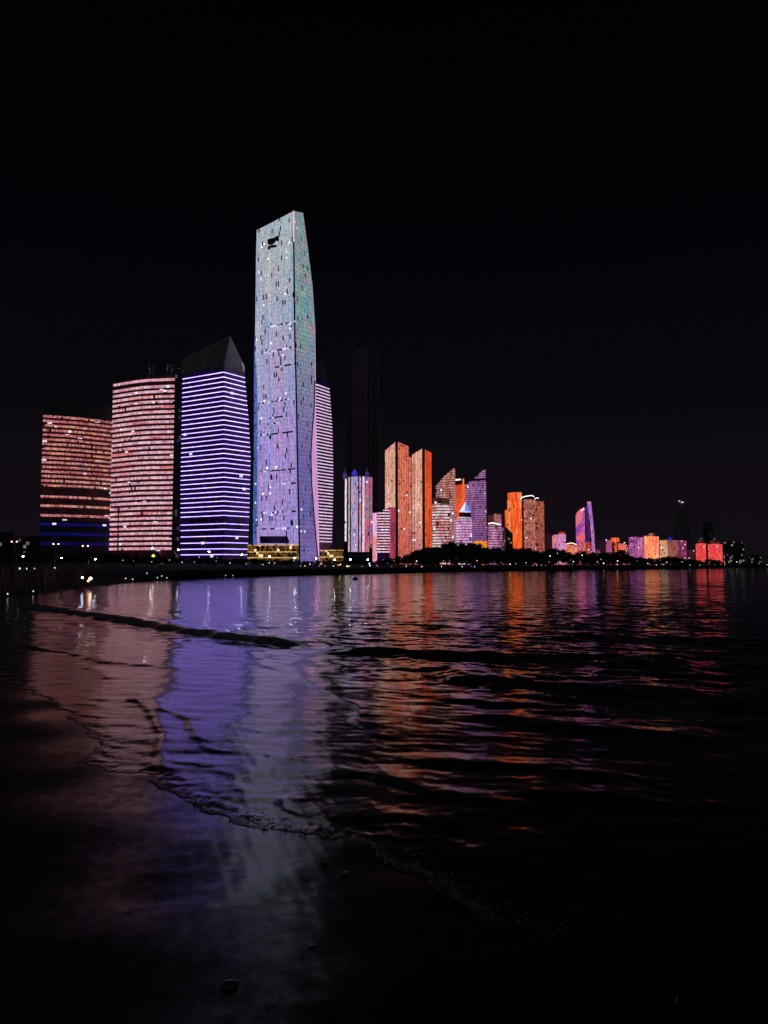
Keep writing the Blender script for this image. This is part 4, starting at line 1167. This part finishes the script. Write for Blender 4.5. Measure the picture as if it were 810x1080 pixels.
# ================================================================ LAMPS
def bulb_mat(nm, col, s): return glow(nm, col, s)
COOL = bulb_mat('cool_white_bulb', (205, 225, 255), 3.2)
WHITE = bulb_mat('white_bulb', (255, 236, 215), 4.0)
WARM = bulb_mat('warm_orange_bulb', (255, 150, 90), 4.0)
YEL = bulb_mat('yellow_bulb', (255, 220, 110), 5.0)
BLU = bulb_mat('blue_bulb', (60, 110, 255), 3.5)
ST_C = bulb_mat('street_lamp_cool_bulb', (215, 235, 255), 70.0)
ST_W = bulb_mat('street_lamp_white_bulb', (235, 240, 255), 70.0)
LOWM = bulb_mat('tiny_low_bulb', (230, 235, 255), 1.4)
def street_lamp(px, py, Y, label, mat=COOL, r=0.38, side=1, group='street lamps along the far promenade'):
    p = pt(px, py, Y); zb = tz(p.x, p.y)
    h = p.z - zb
    t = thing('street_lamp', label, 'street lamp', (p.x, p.y, zb), 0, group)
    m = MB()
    bx = -1.3 * side
    m.tube([(bx, 0, 0), (bx, 0, 0.5), (bx, 0, h * 0.9)], [0.14, 0.10, 0.06], 8); m.build('pole', M_METAL, t)
    m = MB(); m.tube([(bx, 0, h * 0.9), (bx + 0.2 * side, 0, h + 0.2), (bx + 0.7 * side, 0, h + 0.45), (0, 0, h + 0.3)], 0.05, 6); m.build('arm', M_METAL, t)
    m = MB(); m.box((0, 0, h + 0.30), (0.42, 0.2, 0.08)); m.build('lamp_head', M_METAL, t)
    m = MB(); m.ball((0, -0.05, h), r, 8, 6, 0.75); m.build('bulb', mat, t, smooth=True)
    return t
for px, py, Y, lb, s in ((24.5, 587, 150, 'cool street lamp on the promenade near the left edge, on a dark pole', 1), (65, 588.5, 152, 'cool street lamp below the blue bands of the low slab', 1), (100.5, 589.6, 155, 'cool street lamp below the seam of the two rose slabs', 1),
        (160.3, 578, 310, 'bright curved street lamp before the tall pale rose slab', 1), (188.2, 580, 347, 'bright curved street lamp between the tall rose slab and the dark-crowned tower', 1),
        (220.5, 582, 393, 'curved street lamp before the middle of the dark-crowned tower', 1), (255, 585, 491, 'curved street lamp at the right foot of the dark-crowned tower', 1), (284.5, 587, 590, 'curved street lamp before the left gold-lit podium', 1),
        (311, 588.5, 690, 'curved street lamp before the right end of the left gold-lit podium', 1), (333.5, 589, 720, 'curved street lamp at the right foot of the tallest tower', 1), (353, 590.3, 740, 'curved street lamp before the small right gold-lit podium', 1), (369.5, 590, 760, 'curved street lamp below the left of the domed strip-lit block', 1),
        (388, 590.3, 780, 'curved street lamp below the right of the domed strip-lit block', 1), (404.6, 590.5, 800, 'curved street lamp below the short stepped banded block', 1)):
    street_lamp(px, py, Y, lb, ST_C if px < 110 else ST_W, 0.14 if px < 110 else 0.0009 * Y, s)
for px, py, lb in ((15, 571.5, 'twin-headed orange lamp nearest the left edge'), (59, 574, 'twin-headed orange lamp below the left half of the low slab'), (90, 576, 'twin-headed orange lamp below the right half of the low slab')):
    p = pt(px, py, 330); zb = tz(p.x, p.y); h = p.z - zb
    t = thing('double_street_lamp', lb, 'street lamp', (p.x, p.y, zb), 0, 'twin-headed orange lamps')
    m = MB(); m.tube([(0, 0, 0), (0, 0, h)], [0.16, 0.09], 8); m.build('pole', plain('orange_lit_pole', (0.35, 0.22, 0.16), 0.6), t)
    for sx in (-1, 1):
        m = MB(); m.tube([(0, 0, h - 0.4), (sx * 0.5, 0, h + 0.2), (sx * 1.0, 0, h + 0.3)], 0.06, 6); m.build('arm', M_METAL, t)
        m = MB(); m.ball((sx * 1.1, 0, h + 0.1), 0.34, 8, 6, 0.8); m.build('bulb', bulb_mat('peach_bulb', (255, 190, 160), 5.0), t, smooth=True)
# tall mast with a small light
p = pt(125.2, 536, 170); zb = tz(p.x, p.y)
t = thing('light_mast', 'tall thin dark mast with small white light, before the tall rose slab', 'mast', (p.x, p.y, zb))
m = MB(); m.tube([(0, 0, 0), (0, 0, (p.z - zb) * 0.6), (0, 0, p.z - zb)], [0.17, 0.12, 0.08], 8); m.build('pole', M_METAL, t)
m = MB(); m.tube([(0, 0, p.z - zb - 1.2), (0, 0, p.z - zb)], [0.22, 0.22], 8); m.build('cap', M_METAL, t)
m = MB(); m.tube([(0, 0, zpx(574.6, 170) - zb), (0.5, 0, zpx(574, 170) - zb)], 0.05, 6); m.build('bracket', M_METAL, t)
m = MB(); m.ball((0.55, 0, zpx(574, 170) - zb), 0.2, 8, 6); m.build('bulb', COOL, t, smooth=True)

# small globe lamps scattered along the far promenade
def make_globe(mat):
    t = thing('garden_lamp', 'lamp', 'lamp')
    m = MB(); m.tube([(0, 0, 0), (0, 0, 0.9)], [0.05, 0.03], 6); m.build('post', M_METAL, t)
    m = MB(); m.ball((0, 0, 1.0), 0.1, 8, 6); m.build('globe', mat, t, smooth=True)
    return t
gp = {}
SL = [(129.6, 591, 'W', 1), (140.8, 592, 'W', .8), (160, 592.6, 'W', .8), (170.7, 594.4, 'C', .7), (178.8, 590.6, 'C', .8), (192, 593, 'C', .9), (205, 593, 'C', 1.1), (210, 587.6, 'W', .8),
      (228.8, 588.3, 'C', .9), (227.8, 591.7, 'W', .9), (242.5, 593.7, 'C', .8), (259.4, 594.7, 'C', .8), (277.4, 595.4, 'C', 1), (289.7, 593.7, 'C', 1.1), (284, 593.5, 'C', .8),
      (310, 591.7, 'C', .9), (317, 597.0, 'W', .9), (321.7, 597.0, 'Y', .8), (327, 595, 'C', .9), (336.7, 597, 'C', .7), (342.8, 597, 'W', .7), (351.6, 597, 'W', .9), (356.8, 596, 'Y', 1.2), (359.0, 595.4, 'Y', 1.3), (366, 597.2, 'Y', 1.2), (368, 597.2, 'Y', 1),
      (382, 597.4, 'W', .9), (390, 596.6, 'C', 1.6), (389.6, 594.4, 'C', 1.5), (397.8, 597, 'W', .7), (408.7, 594, 'B', 1.3), (424, 587, 'W', .9), (415.4, 591.4, 'C', 1), (439.4, 591.8, 'C', 1), (413, 597.6, 'R', 1),
      (428.5, 597, 'Y', .7), (444.8, 597.5, 'Y', .7), (465.6, 597.6, 'Y', .7), (487.6, 597.6, 'C', .8), (500.5, 597.6, 'C', .9), (497, 597.4, 'B', .7), (503, 591.4, 'R', .9), (511, 597.4, 'C', .8),
      (528.5, 593.5, 'C', .8), (538, 595, 'W', 1.1), (544, 594.5, 'R', .8), (555, 593.5, 'C', .9), (580, 586.4, 'C', 1.1), (588, 583.5, 'C', .7), (579, 592.8, 'C', .8), (562, 596.4, 'C', .5), (566, 596.4, 'C', .5), (571, 596.3, 'C', .5), (575.5, 596.2, 'C', .5),
      (604.8, 592.3, 'C', .9), (614, 585.5, 'W', .9), (630, 592.3, 'C', .9), (633.7, 590, 'C', .9), (636.7, 594, 'W', 1), (651.4, 591.6, 'C', 1), (651, 595.4, 'C', .9), (672, 591.4, 'C', .7), (683.3, 594.3, 'W', .7), (692.4, 595.7, 'C', .6), (700, 595.4, 'C', .7), (703.3, 593, 'C', 1),
      (719.4, 592.6, 'C', .8), (727.6, 596, 'C', .5), (738, 596, 'C', .6), (748, 593, 'W', .7), (754, 595.6, 'C', .5), (764.5, 595.3, 'W', .8), (768.6, 592.6, 'W', .6), (771.6, 592.2, 'W', .6), (777, 592.6, 'W', .7), (780, 592.2, 'W', .8), (782.5, 592.3, 'W', .6), (809, 595.6, 'C', 1.0)]
KIND = {'W': ('white', WHITE), 'C': ('cool white', COOL), 'Y': ('yellow', YEL), 'B': ('blue', BLU), 'R': ('orange', WARM)}
places = [(112, 190, 'below the tall rose slab'), (190, 262, 'below the dark-crowned tower'), (262, 340, 'at the foot of the tallest tower'), (340, 404, 'below the domed strip-lit block'), (404, 450, 'below the twin orange towers'),
          (450, 520, 'under the trees below the sail-topped towers'), (520, 580, 'under the trees below the red-orange tower'), (580, 645, 'under the trees below the curved sail tower'), (645, 730, 'below the violet and yellow-orange blocks'), (730, 820, 'at the right end of the far shore')]
for px, py, kd, sz in SL:
    Y = shore_at(px) + (14 if py > 594 else 26)
    p = pt(px, py, Y); zb = tz(p.x, p.y)
    if p.z - zb < 0.5: zb = p.z - 0.5
    if kd not in gp: gp[kd] = make_globe(KIND[kd][1]); o = gp[kd]; gp[kd + 't'] = tree_of(o)
    else: o = copy_tree(gp[kd], gp[kd + 't'])
    o.location = (p.x, p.y, zb)
    h = p.z - zb
    rr = sz * (0.55 + 0.9 * random.random()) * Y / 808 * 0.36 / 0.1            # globe radius about sz*0.62 px
    o.scale = (rr, rr, h)
    plc = [c for a, b, c in places if a <= px < b][0]
    tag(o, 'small %s globe lamp %s' % (KIND[kd][0], plc), 'lamp', 'small lamps along the far promenade')
# globes stay round although the post is stretched: rebuild scale per child
for o in list(bpy.data.objects):
    if o.parent is None and o.name.startswith('garden_lamp'):
        sx, _, sz_ = o.scale
        o.scale = (1, 1, 1)
        for c in kids(o):
            if c.name.startswith('post'): c.scale = (1.0, 1.0, sz_)
            else:
                c.scale = (sx, sx, sx); c.location = (0, 0, sz_ - sx * 1.0)

# ================================================================ PEOPLE ON THE FAR-LEFT SAND
M_SKIN = plain('skin', (0.42, 0.27, 0.2), 0.6, 0, 0.1)
M_HAIR = plain('black_hair', (0.015, 0.013, 0.012), 0.5, 0, 0.2)
def person_mesh(pose):
    """one continuous skinned figure; feet at z = 0, facing -Y"""
    V = {}; E = []; rad_ = {}
    def add(n, p, r, par=None):
        V[n] = len(V); pts_.append(p); rad_[V[n]] = r
        if par is not None: E.append((V[par], V[n]))
    pts_ = []
    st = 0.12 if pose != 2 else 0.26
    add('pelvis', (0, 0, 0.93), (0.15, 0.11))
    add('waist', (0, 0, 1.08), (0.135, 0.10), 'pelvis')
    add('chest', (0, 0, 1.28), (0.17, 0.115), 'waist')
    add('upper', (0, 0, 1.42), (0.14, 0.09), 'chest')
    add('neck', (0, -0.01, 1.50), (0.055, 0.055), 'upper')
    add('jaw', (0, -0.03, 1.57), (0.07, 0.08), 'neck')
    add('head', (0, -0.02, 1.65), (0.085, 0.10), 'jaw')
    add('crown', (0, -0.01, 1.73), (0.055, 0.065), 'head')
    for s, nm_ in ((-1, 'l'), (1, 'r')):
        fy = 0.0 if pose != 2 else (0.16 * s)
        add('hip' + nm_, (0.10 * s, 0, 0.86), (0.095, 0.095), 'pelvis')
        add('knee' + nm_, (0.11 * s, fy * 0.5 - 0.02, 0.48), (0.062, 0.065), 'hip' + nm_)
        add('calf' + nm_, (0.115 * s, fy * 0.85, 0.30), (0.056, 0.06), 'knee' + nm_)
        add('ankle' + nm_, (0.12 * s, fy, 0.09), (0.04, 0.042), 'calf' + nm_)
        add('toe' + nm_, (0.13 * s, fy - 0.16, 0.04), (0.042, 0.03), 'ankle' + nm_)
        add('sho' + nm_, (0.19 * s, 0, 1.40), (0.062, 0.062), 'upper')
        if pose == 1 :
            add('elb' + nm_, (0.26 * s, -0.12, 1.18), (0.045, 0.045), 'sho' + nm_)
            add('wri' + nm_, (0.12 * s, -0.34, 1.36), (0.032, 0.032), 'elb' + nm_)
            add('han' + nm_, (0.08 * s, -0.40, 1.43), (0.035, 0.025), 'wri' + nm_)
        else:
            add('elb' + nm_, (0.25 * s, 0.03 - (0.1 * s if pose == 2 else 0), 1.12), (0.045, 0.045), 'sho' + nm_)
            add('wri' + nm_, (0.26 * s, -0.06 - (0.16 * s if pose == 2 else 0), 0.88), (0.03, 0.03), 'elb' + nm_)
            add('han' + nm_, (0.25 * s, -0.08 - (0.18 * s if pose == 2 else 0), 0.76), (0.035, 0.022), 'wri' + nm_)
    me = bpy.data.meshes.new('person_cage')
    me.from_pydata(pts_, E, [])
    ob = bpy.data.objects.new('person_cage', me)
    COL.objects.link(ob)
    md = ob.modifiers.new('skin', 'SKIN')
    for i, sv_ in enumerate(me.skin_vertices[0].data):
        sv_.radius = rad_[i]
        sv_.use_root = (i == 0)
    sb = ob.modifiers.new('sub', 'SUBSURF'); sb.levels = sb.render_levels = 1
    dg = bpy.context.evaluated_depsgraph_get()
    out = bpy.data.meshes.new_from_object(ob.evaluated_get(dg))
    bpy.data.objects.remove(ob)
    out.name = 'person'
    mi = []
    for p in out.polygons:
        c = p.center
        if c.z > 1.48: k_ = 0
        elif abs(c.x) > 0.2 and (c.z < 0.86 or (pose == 1 and c.y < -0.28)): k_ = 0
        elif pose == 1 and c.y < -0.28: k_ = 0
        elif c.z > 0.94: k_ = 1
        elif c.z > 0.09: k_ = 2
        else: k_ = 3
        mi.append(k_)
    out.polygons.foreach_set('material_index', mi)
    out.polygons.foreach_set('use_smooth', [True] * len(mi))
    mn = min(v.co.z for v in out.vertices)
    for v in out.vertices: v.co.z -= mn
    return out
PM = [person_mesh(k_) for k_ in range(3)]
cloth = {'white': (0.7, 0.7, 0.7), 'black': (0.02, 0.02, 0.022), 'navy': (0.02, 0.03, 0.07), 'grey': (0.25, 0.25, 0.26), 'red': (0.35, 0.04, 0.04), 'beige': (0.45, 0.38, 0.28)}
def cl(c): return plain(c + '_cloth', cloth[c], 0.85, 0, 0.2, 6)
M_SHOE = plain('dark_shoes', (0.03, 0.03, 0.03), 0.6)
M_PHONE = glow('phone_screen_glow', (190, 215, 255), 3.0)
def person(px, yfeet, pose, shirt, pants, rz, label, phone=False, h=1.7):
    Yg = 1.7 / ((yfeet - HOR) / 808.0)
    for _ in range(4):
        z_ = tz(xat(px, 0.2, Yg), Yg)
        Yg = (1.7 - z_) / ((yfeet - HOR) / 808.0)
    x = xat(px, 0.2, Yg); z_ = tz(x, Yg)
    me = PM[pose].copy(); me.name = 'person'
    me.materials.clear()
    for mm in (M_SKIN, cl(shirt), cl(pants), M_SHOE): me.materials.append(mm)
    o = bpy.data.objects.new('person', me); COL.objects.link(o)
    o.location = (x, Yg, z_ - 0.004); o.rotation_euler = (0, 0, rz); s = h / 1.78; o.scale = (s, s, s)
    tag(o, label, 'person', 'people standing on the far-left sand')
    m = MB(); m.ball((0, 0.015, 1.70), 0.108, 10, 7, 1.0)
    hb = m.build('hair', M_HAIR, o, smooth=True)
    if phone:
        ph = MB(); ph.box((0, 0, 0), (0.042, 0.006, 0.085), 0)
        f_ = MB()
        d = Vector((math.sin(rz), -math.cos(rz), 0)) * 0.44 * s
        tph = thing('smartphone', 'lit phone of the ' + ' '.join(label.split()[:8]), 'phone', (x + d.x, Yg + d.y, z_ + 1.46 * s), rz)
        ph.build('phone_body', plain('black_phone_case', (0.02, 0.02, 0.02), 0.4), tph)
        f_.box((0, 0.008, 0), (0.036, 0.002, 0.078))
        f_.build('screen', M_PHONE, tph)
    return o
PI = math.pi
crowd = [(3, 625, 0, 'grey', 'black', 0.6, 'person in grey top standing at the extreme left edge of the sand', False),
         (8.2, 624.5, 2, 'white', 'navy', 2.2, 'person in white top strolling near the left edge, dark blue trousers', False),
         (17.0, 622.2, 1, 'black', 'black', PI, 'person in black holding up a phone near the left edge', True),
         (22, 622.5, 1, 'navy', 'beige', PI - 0.4, 'person in navy top and beige trousers holding up a phone', True),
         (26.0, 623.0, 0, 'black', 'grey', 0.9, 'person in black top and grey trousers standing among the crowd', False),
         (34.5, 622, 1, 'white', 'black', PI + 0.3, 'person in white top holding up a phone beside one in beige', True),
         (39, 622, 0, 'beige', 'navy', 2.6, 'person in beige top standing by the water', False),
         (47.2, 621.5, 2, 'white', 'grey', 1.2, 'person in white top and grey trousers walking along the water', False),
         (50, 619.5, 0, 'navy', 'black', 2.9, 'person in navy top and black trousers facing the water', False),
         (55.8, 620, 1, 'red', 'black', PI + 0.2, 'person in red top holding up a phone', True),
         (64.5, 618.2, 0, 'black', 'navy', 0.2, 'person in black top at the right end of the crowd', False),
         (81, 619, 2, 'grey', 'black', 1.8, 'person in grey walking beside the one all in white', False),
         (85, 619, 0, 'white', 'white', 0.4, 'person dressed all in white standing alone near the bright lantern', False)]
for a in crowd: person(*a)
# bright lanterns on the sand and one added fill light
def lantern(px, yfeet, label, mat, h, r):
    Yg = 1.55 / ((yfeet - HOR) / 808.0)
    x = xat(px, 0.2, Yg); z_ = tz(x, Yg)
    t = thing('lantern', label, 'lantern', (x, Yg, z_), 0, 'lanterns on the sand')
    m = MB(); m.tube([(0, 0, 0), (0, 0, h)], 0.025, 6)
    for a in (0, 2.1, 4.2): m.tube([(0, 0, 0.3), (0.2 * math.cos(a), 0.2 * math.sin(a), 0)], 0.015, 5)
    m.build('stand', M_METAL, t)
    m = MB(); m.ball((0, 0, h + r * 0.7), r, 10, 6, 0.9); m.build('globe', mat, t, smooth=True)
HOTW = bulb_mat('lantern_glow', (255, 225, 205), 12.0)
lantern(95.2, 619.5, 'bright warm lantern on a stand at the water edge, beside the person all in white', HOTW, 0.75, 0.11)
lantern(92.8, 619.0, 'smaller orange lantern left of the brightest lantern at the water edge', WARM, 0.55, 0.09)
lantern(86.6, 620.2, 'added cool white fill light in front of the person dressed all in white', bulb_mat('added_fill_glow', (200, 215, 255), 22.0), 0.85, 0.07)  # added lamp that brightens the figure in white
lantern(8, 627, 'low lantern on the sand at the feet of the crowd near the left edge', bulb_mat('dim_lantern_glow', (225, 230, 255), 1.2), 0.18, 0.05)
lantern(35, 624.5, 'low white lantern at the feet of the person in white holding a phone', bulb_mat('dim_lantern_glow', (225, 230, 255), 1.2), 0.18, 0.05)
for px, py, kd in ((170.7, 607.5, 'W'), (176, 610, 'C'), (166, 609.3, 'C'), (132.6, 610, 'C'), (140, 611, 'C'), (155, 604.6, 'C'), (238, 607, 'W'), (245.5, 607, 'W')):
    Y = shore_at(px) + 1.6
    p = pt(px, py, Y); zb = tz(p.x, p.y)
    if 'L' not in gp: gp['L'] = make_globe(LOWM); o = gp['L']; gp['Lt'] = tree_of(o)
    else: o = copy_tree(gp['L'], gp['Lt'])
    o.scale = (1, 1, 1); hh = max(0.25, p.z - zb)
    o.location = (p.x, p.y, zb)
    for c in kids(o):
        if c.name.startswith('post'): c.scale = (0.6, 0.6, hh)
        else:
            c.scale = (0.6,) * 3; c.location = (0, 0, hh - 0.6)
    tag(o, 'tiny low white light at the foot of the seawall %s' % ('below the tall rose slab' if px < 200 else 'below the dark-crowned tower'), 'lamp', 'tiny low lights at the seawall')

# yellow-green lit tree by the promenade
p = pt(163, 587, 300)
t = make_tree(9, 5.0, 2.3)
t.location = (p.x, p.y, tz(p.x, p.y)); 
tag(t, 'small tree lit yellow-green by a lamp, before the tall pale rose slab', 'tree')
t = street_lamp(161.8, 586.2, 297, 'short warm lamp lighting the yellow-green tree', bulb_mat('yellow_green_bulb', (225, 225, 60), 5.0), 0.55, 1, None)

# small dark buoy floating offshore
x, y = gnd(374.5, 611.5)
t = thing('buoy', 'small dark buoy floating offshore below the domed strip-lit block', 'buoy', (x, y, 0.0))
m = MB(); m.ball((0, 0, 0.12), 0.36, 12, 8, 0.55); m.build('float', plain('black_buoy_rubber', (0.02, 0.02, 0.02), 0.6), t, smooth=True)
m = MB(); m.tube([(0.05, 0, 0.25), (0.05, 0, 0.55)], [0.09, 0.05], 8); m.build('top_post', plain('black_buoy_rubber', (0.02, 0.02, 0.02)), t)

# ================================================================ NEAR BEACH DETAILS
# foam beads along the swash edge (uncountable)
N = NT('wet_sea_foam')
g = N.n('NewGeometry')
f, _ = N.noise(g.outputs['Position'], 60, 3)
N.put(N.b.inputs['Base Color'], N.ramp(f, [(110, 110, 110), (160, 160, 160)]))
N.b.inputs['Roughness'].default_value = 0.22
M_FOAM = N.m
m = MB()
fr = random.Random(4)
edge_pts = catmull([gnd(*p, RUN) for p in [(585, 992), (560, 983), (480, 950), (425, 913), (385, 892), (345, 882), (300, 877), (262, 868), (228, 856), (200, 845)]], 10)
for i in range(len(edge_pts) - 1):
    a, b = edge_pts[i], edge_pts[i + 1]
    n_ = int(np.hypot(*(b - a)) * 420)
    dens = 0.25 + 0.75 * (math.sin(i * 0.9) * 0.5 + 0.5) * (math.sin(i * 0.37 + 1) * 0.5 + 0.5)
    for _ in range(n_):
        if fr.random() > dens: continue
        t_ = fr.random()
        q = a + (b - a) * t_
        nrm = np.array([0.79, 0.62])
        q = q + nrm * (abs(fr.gauss(0, 0.07)) + 0.0) + np.array([fr.gauss(0, 0.02), fr.gauss(0, 0.02)])
        r_ = abs(fr.gauss(0, 0.0026)) + 0.0012
        m.ball((q[0], q[1], RUN + 0.006), r_ * 1.4, 6, 4, 0.5)
foam_o = m.build('sea_foam', M_FOAM, None, smooth=True)
tag(foam_o, 'broken line of pale foam beads along the edge of the wash', 'foam', kind='stuff')

def pebble(px, py, r, label, seed):
    x, y = gnd(px, py, RUN)
    z_ = tz(x, y)
    pr = random.Random(seed)
    bm = bmesh.new()
    bmesh.ops.create_icosphere(bm, subdivisions=3, radius=r)
    for v in bm.verts:
        k_ = 1 + 0.14 * math.sin(v.co.x / r * 2.3 + seed) + 0.12 * math.sin(v.co.y / r * 2.9 + seed * 2)
        v.co = Vector((v.co.x * k_ * 1.25, v.co.y * k_, v.co.z * k_ * 0.5))
    me = bpy.data.meshes.new('pebble'); bm.to_mesh(me); bm.free()
    me.polygons.foreach_set('use_smooth', [True] * len(me.polygons))
    o = link_mesh('pebble', me, None, [plain('wet_grey_pebble', (0.09, 0.08, 0.075), 0.22, 0, 0.5, 25)])
    o.location = (x, y, z_ + r * 0.18); o.rotation_euler = (0, 0, pr.uniform(0, 3))
    tag(o, label, 'pebble', 'pebbles on the wet sand')
pebble(241, 1051, 0.026, 'dark wet pebble on the sand near the bottom edge, largest of the pebbles', 1)
pebble(329, 1006, 0.016, 'small pebble with a bright wet rim, near the right edge of the blue-lit sand', 2)
pebble(364, 924, 0.02, 'smooth reddish-glinting pebble just below the foam line', 5)
pebble(343, 912, 0.014, 'smaller rounded pebble just left of the reddish one below the foam line', 6)
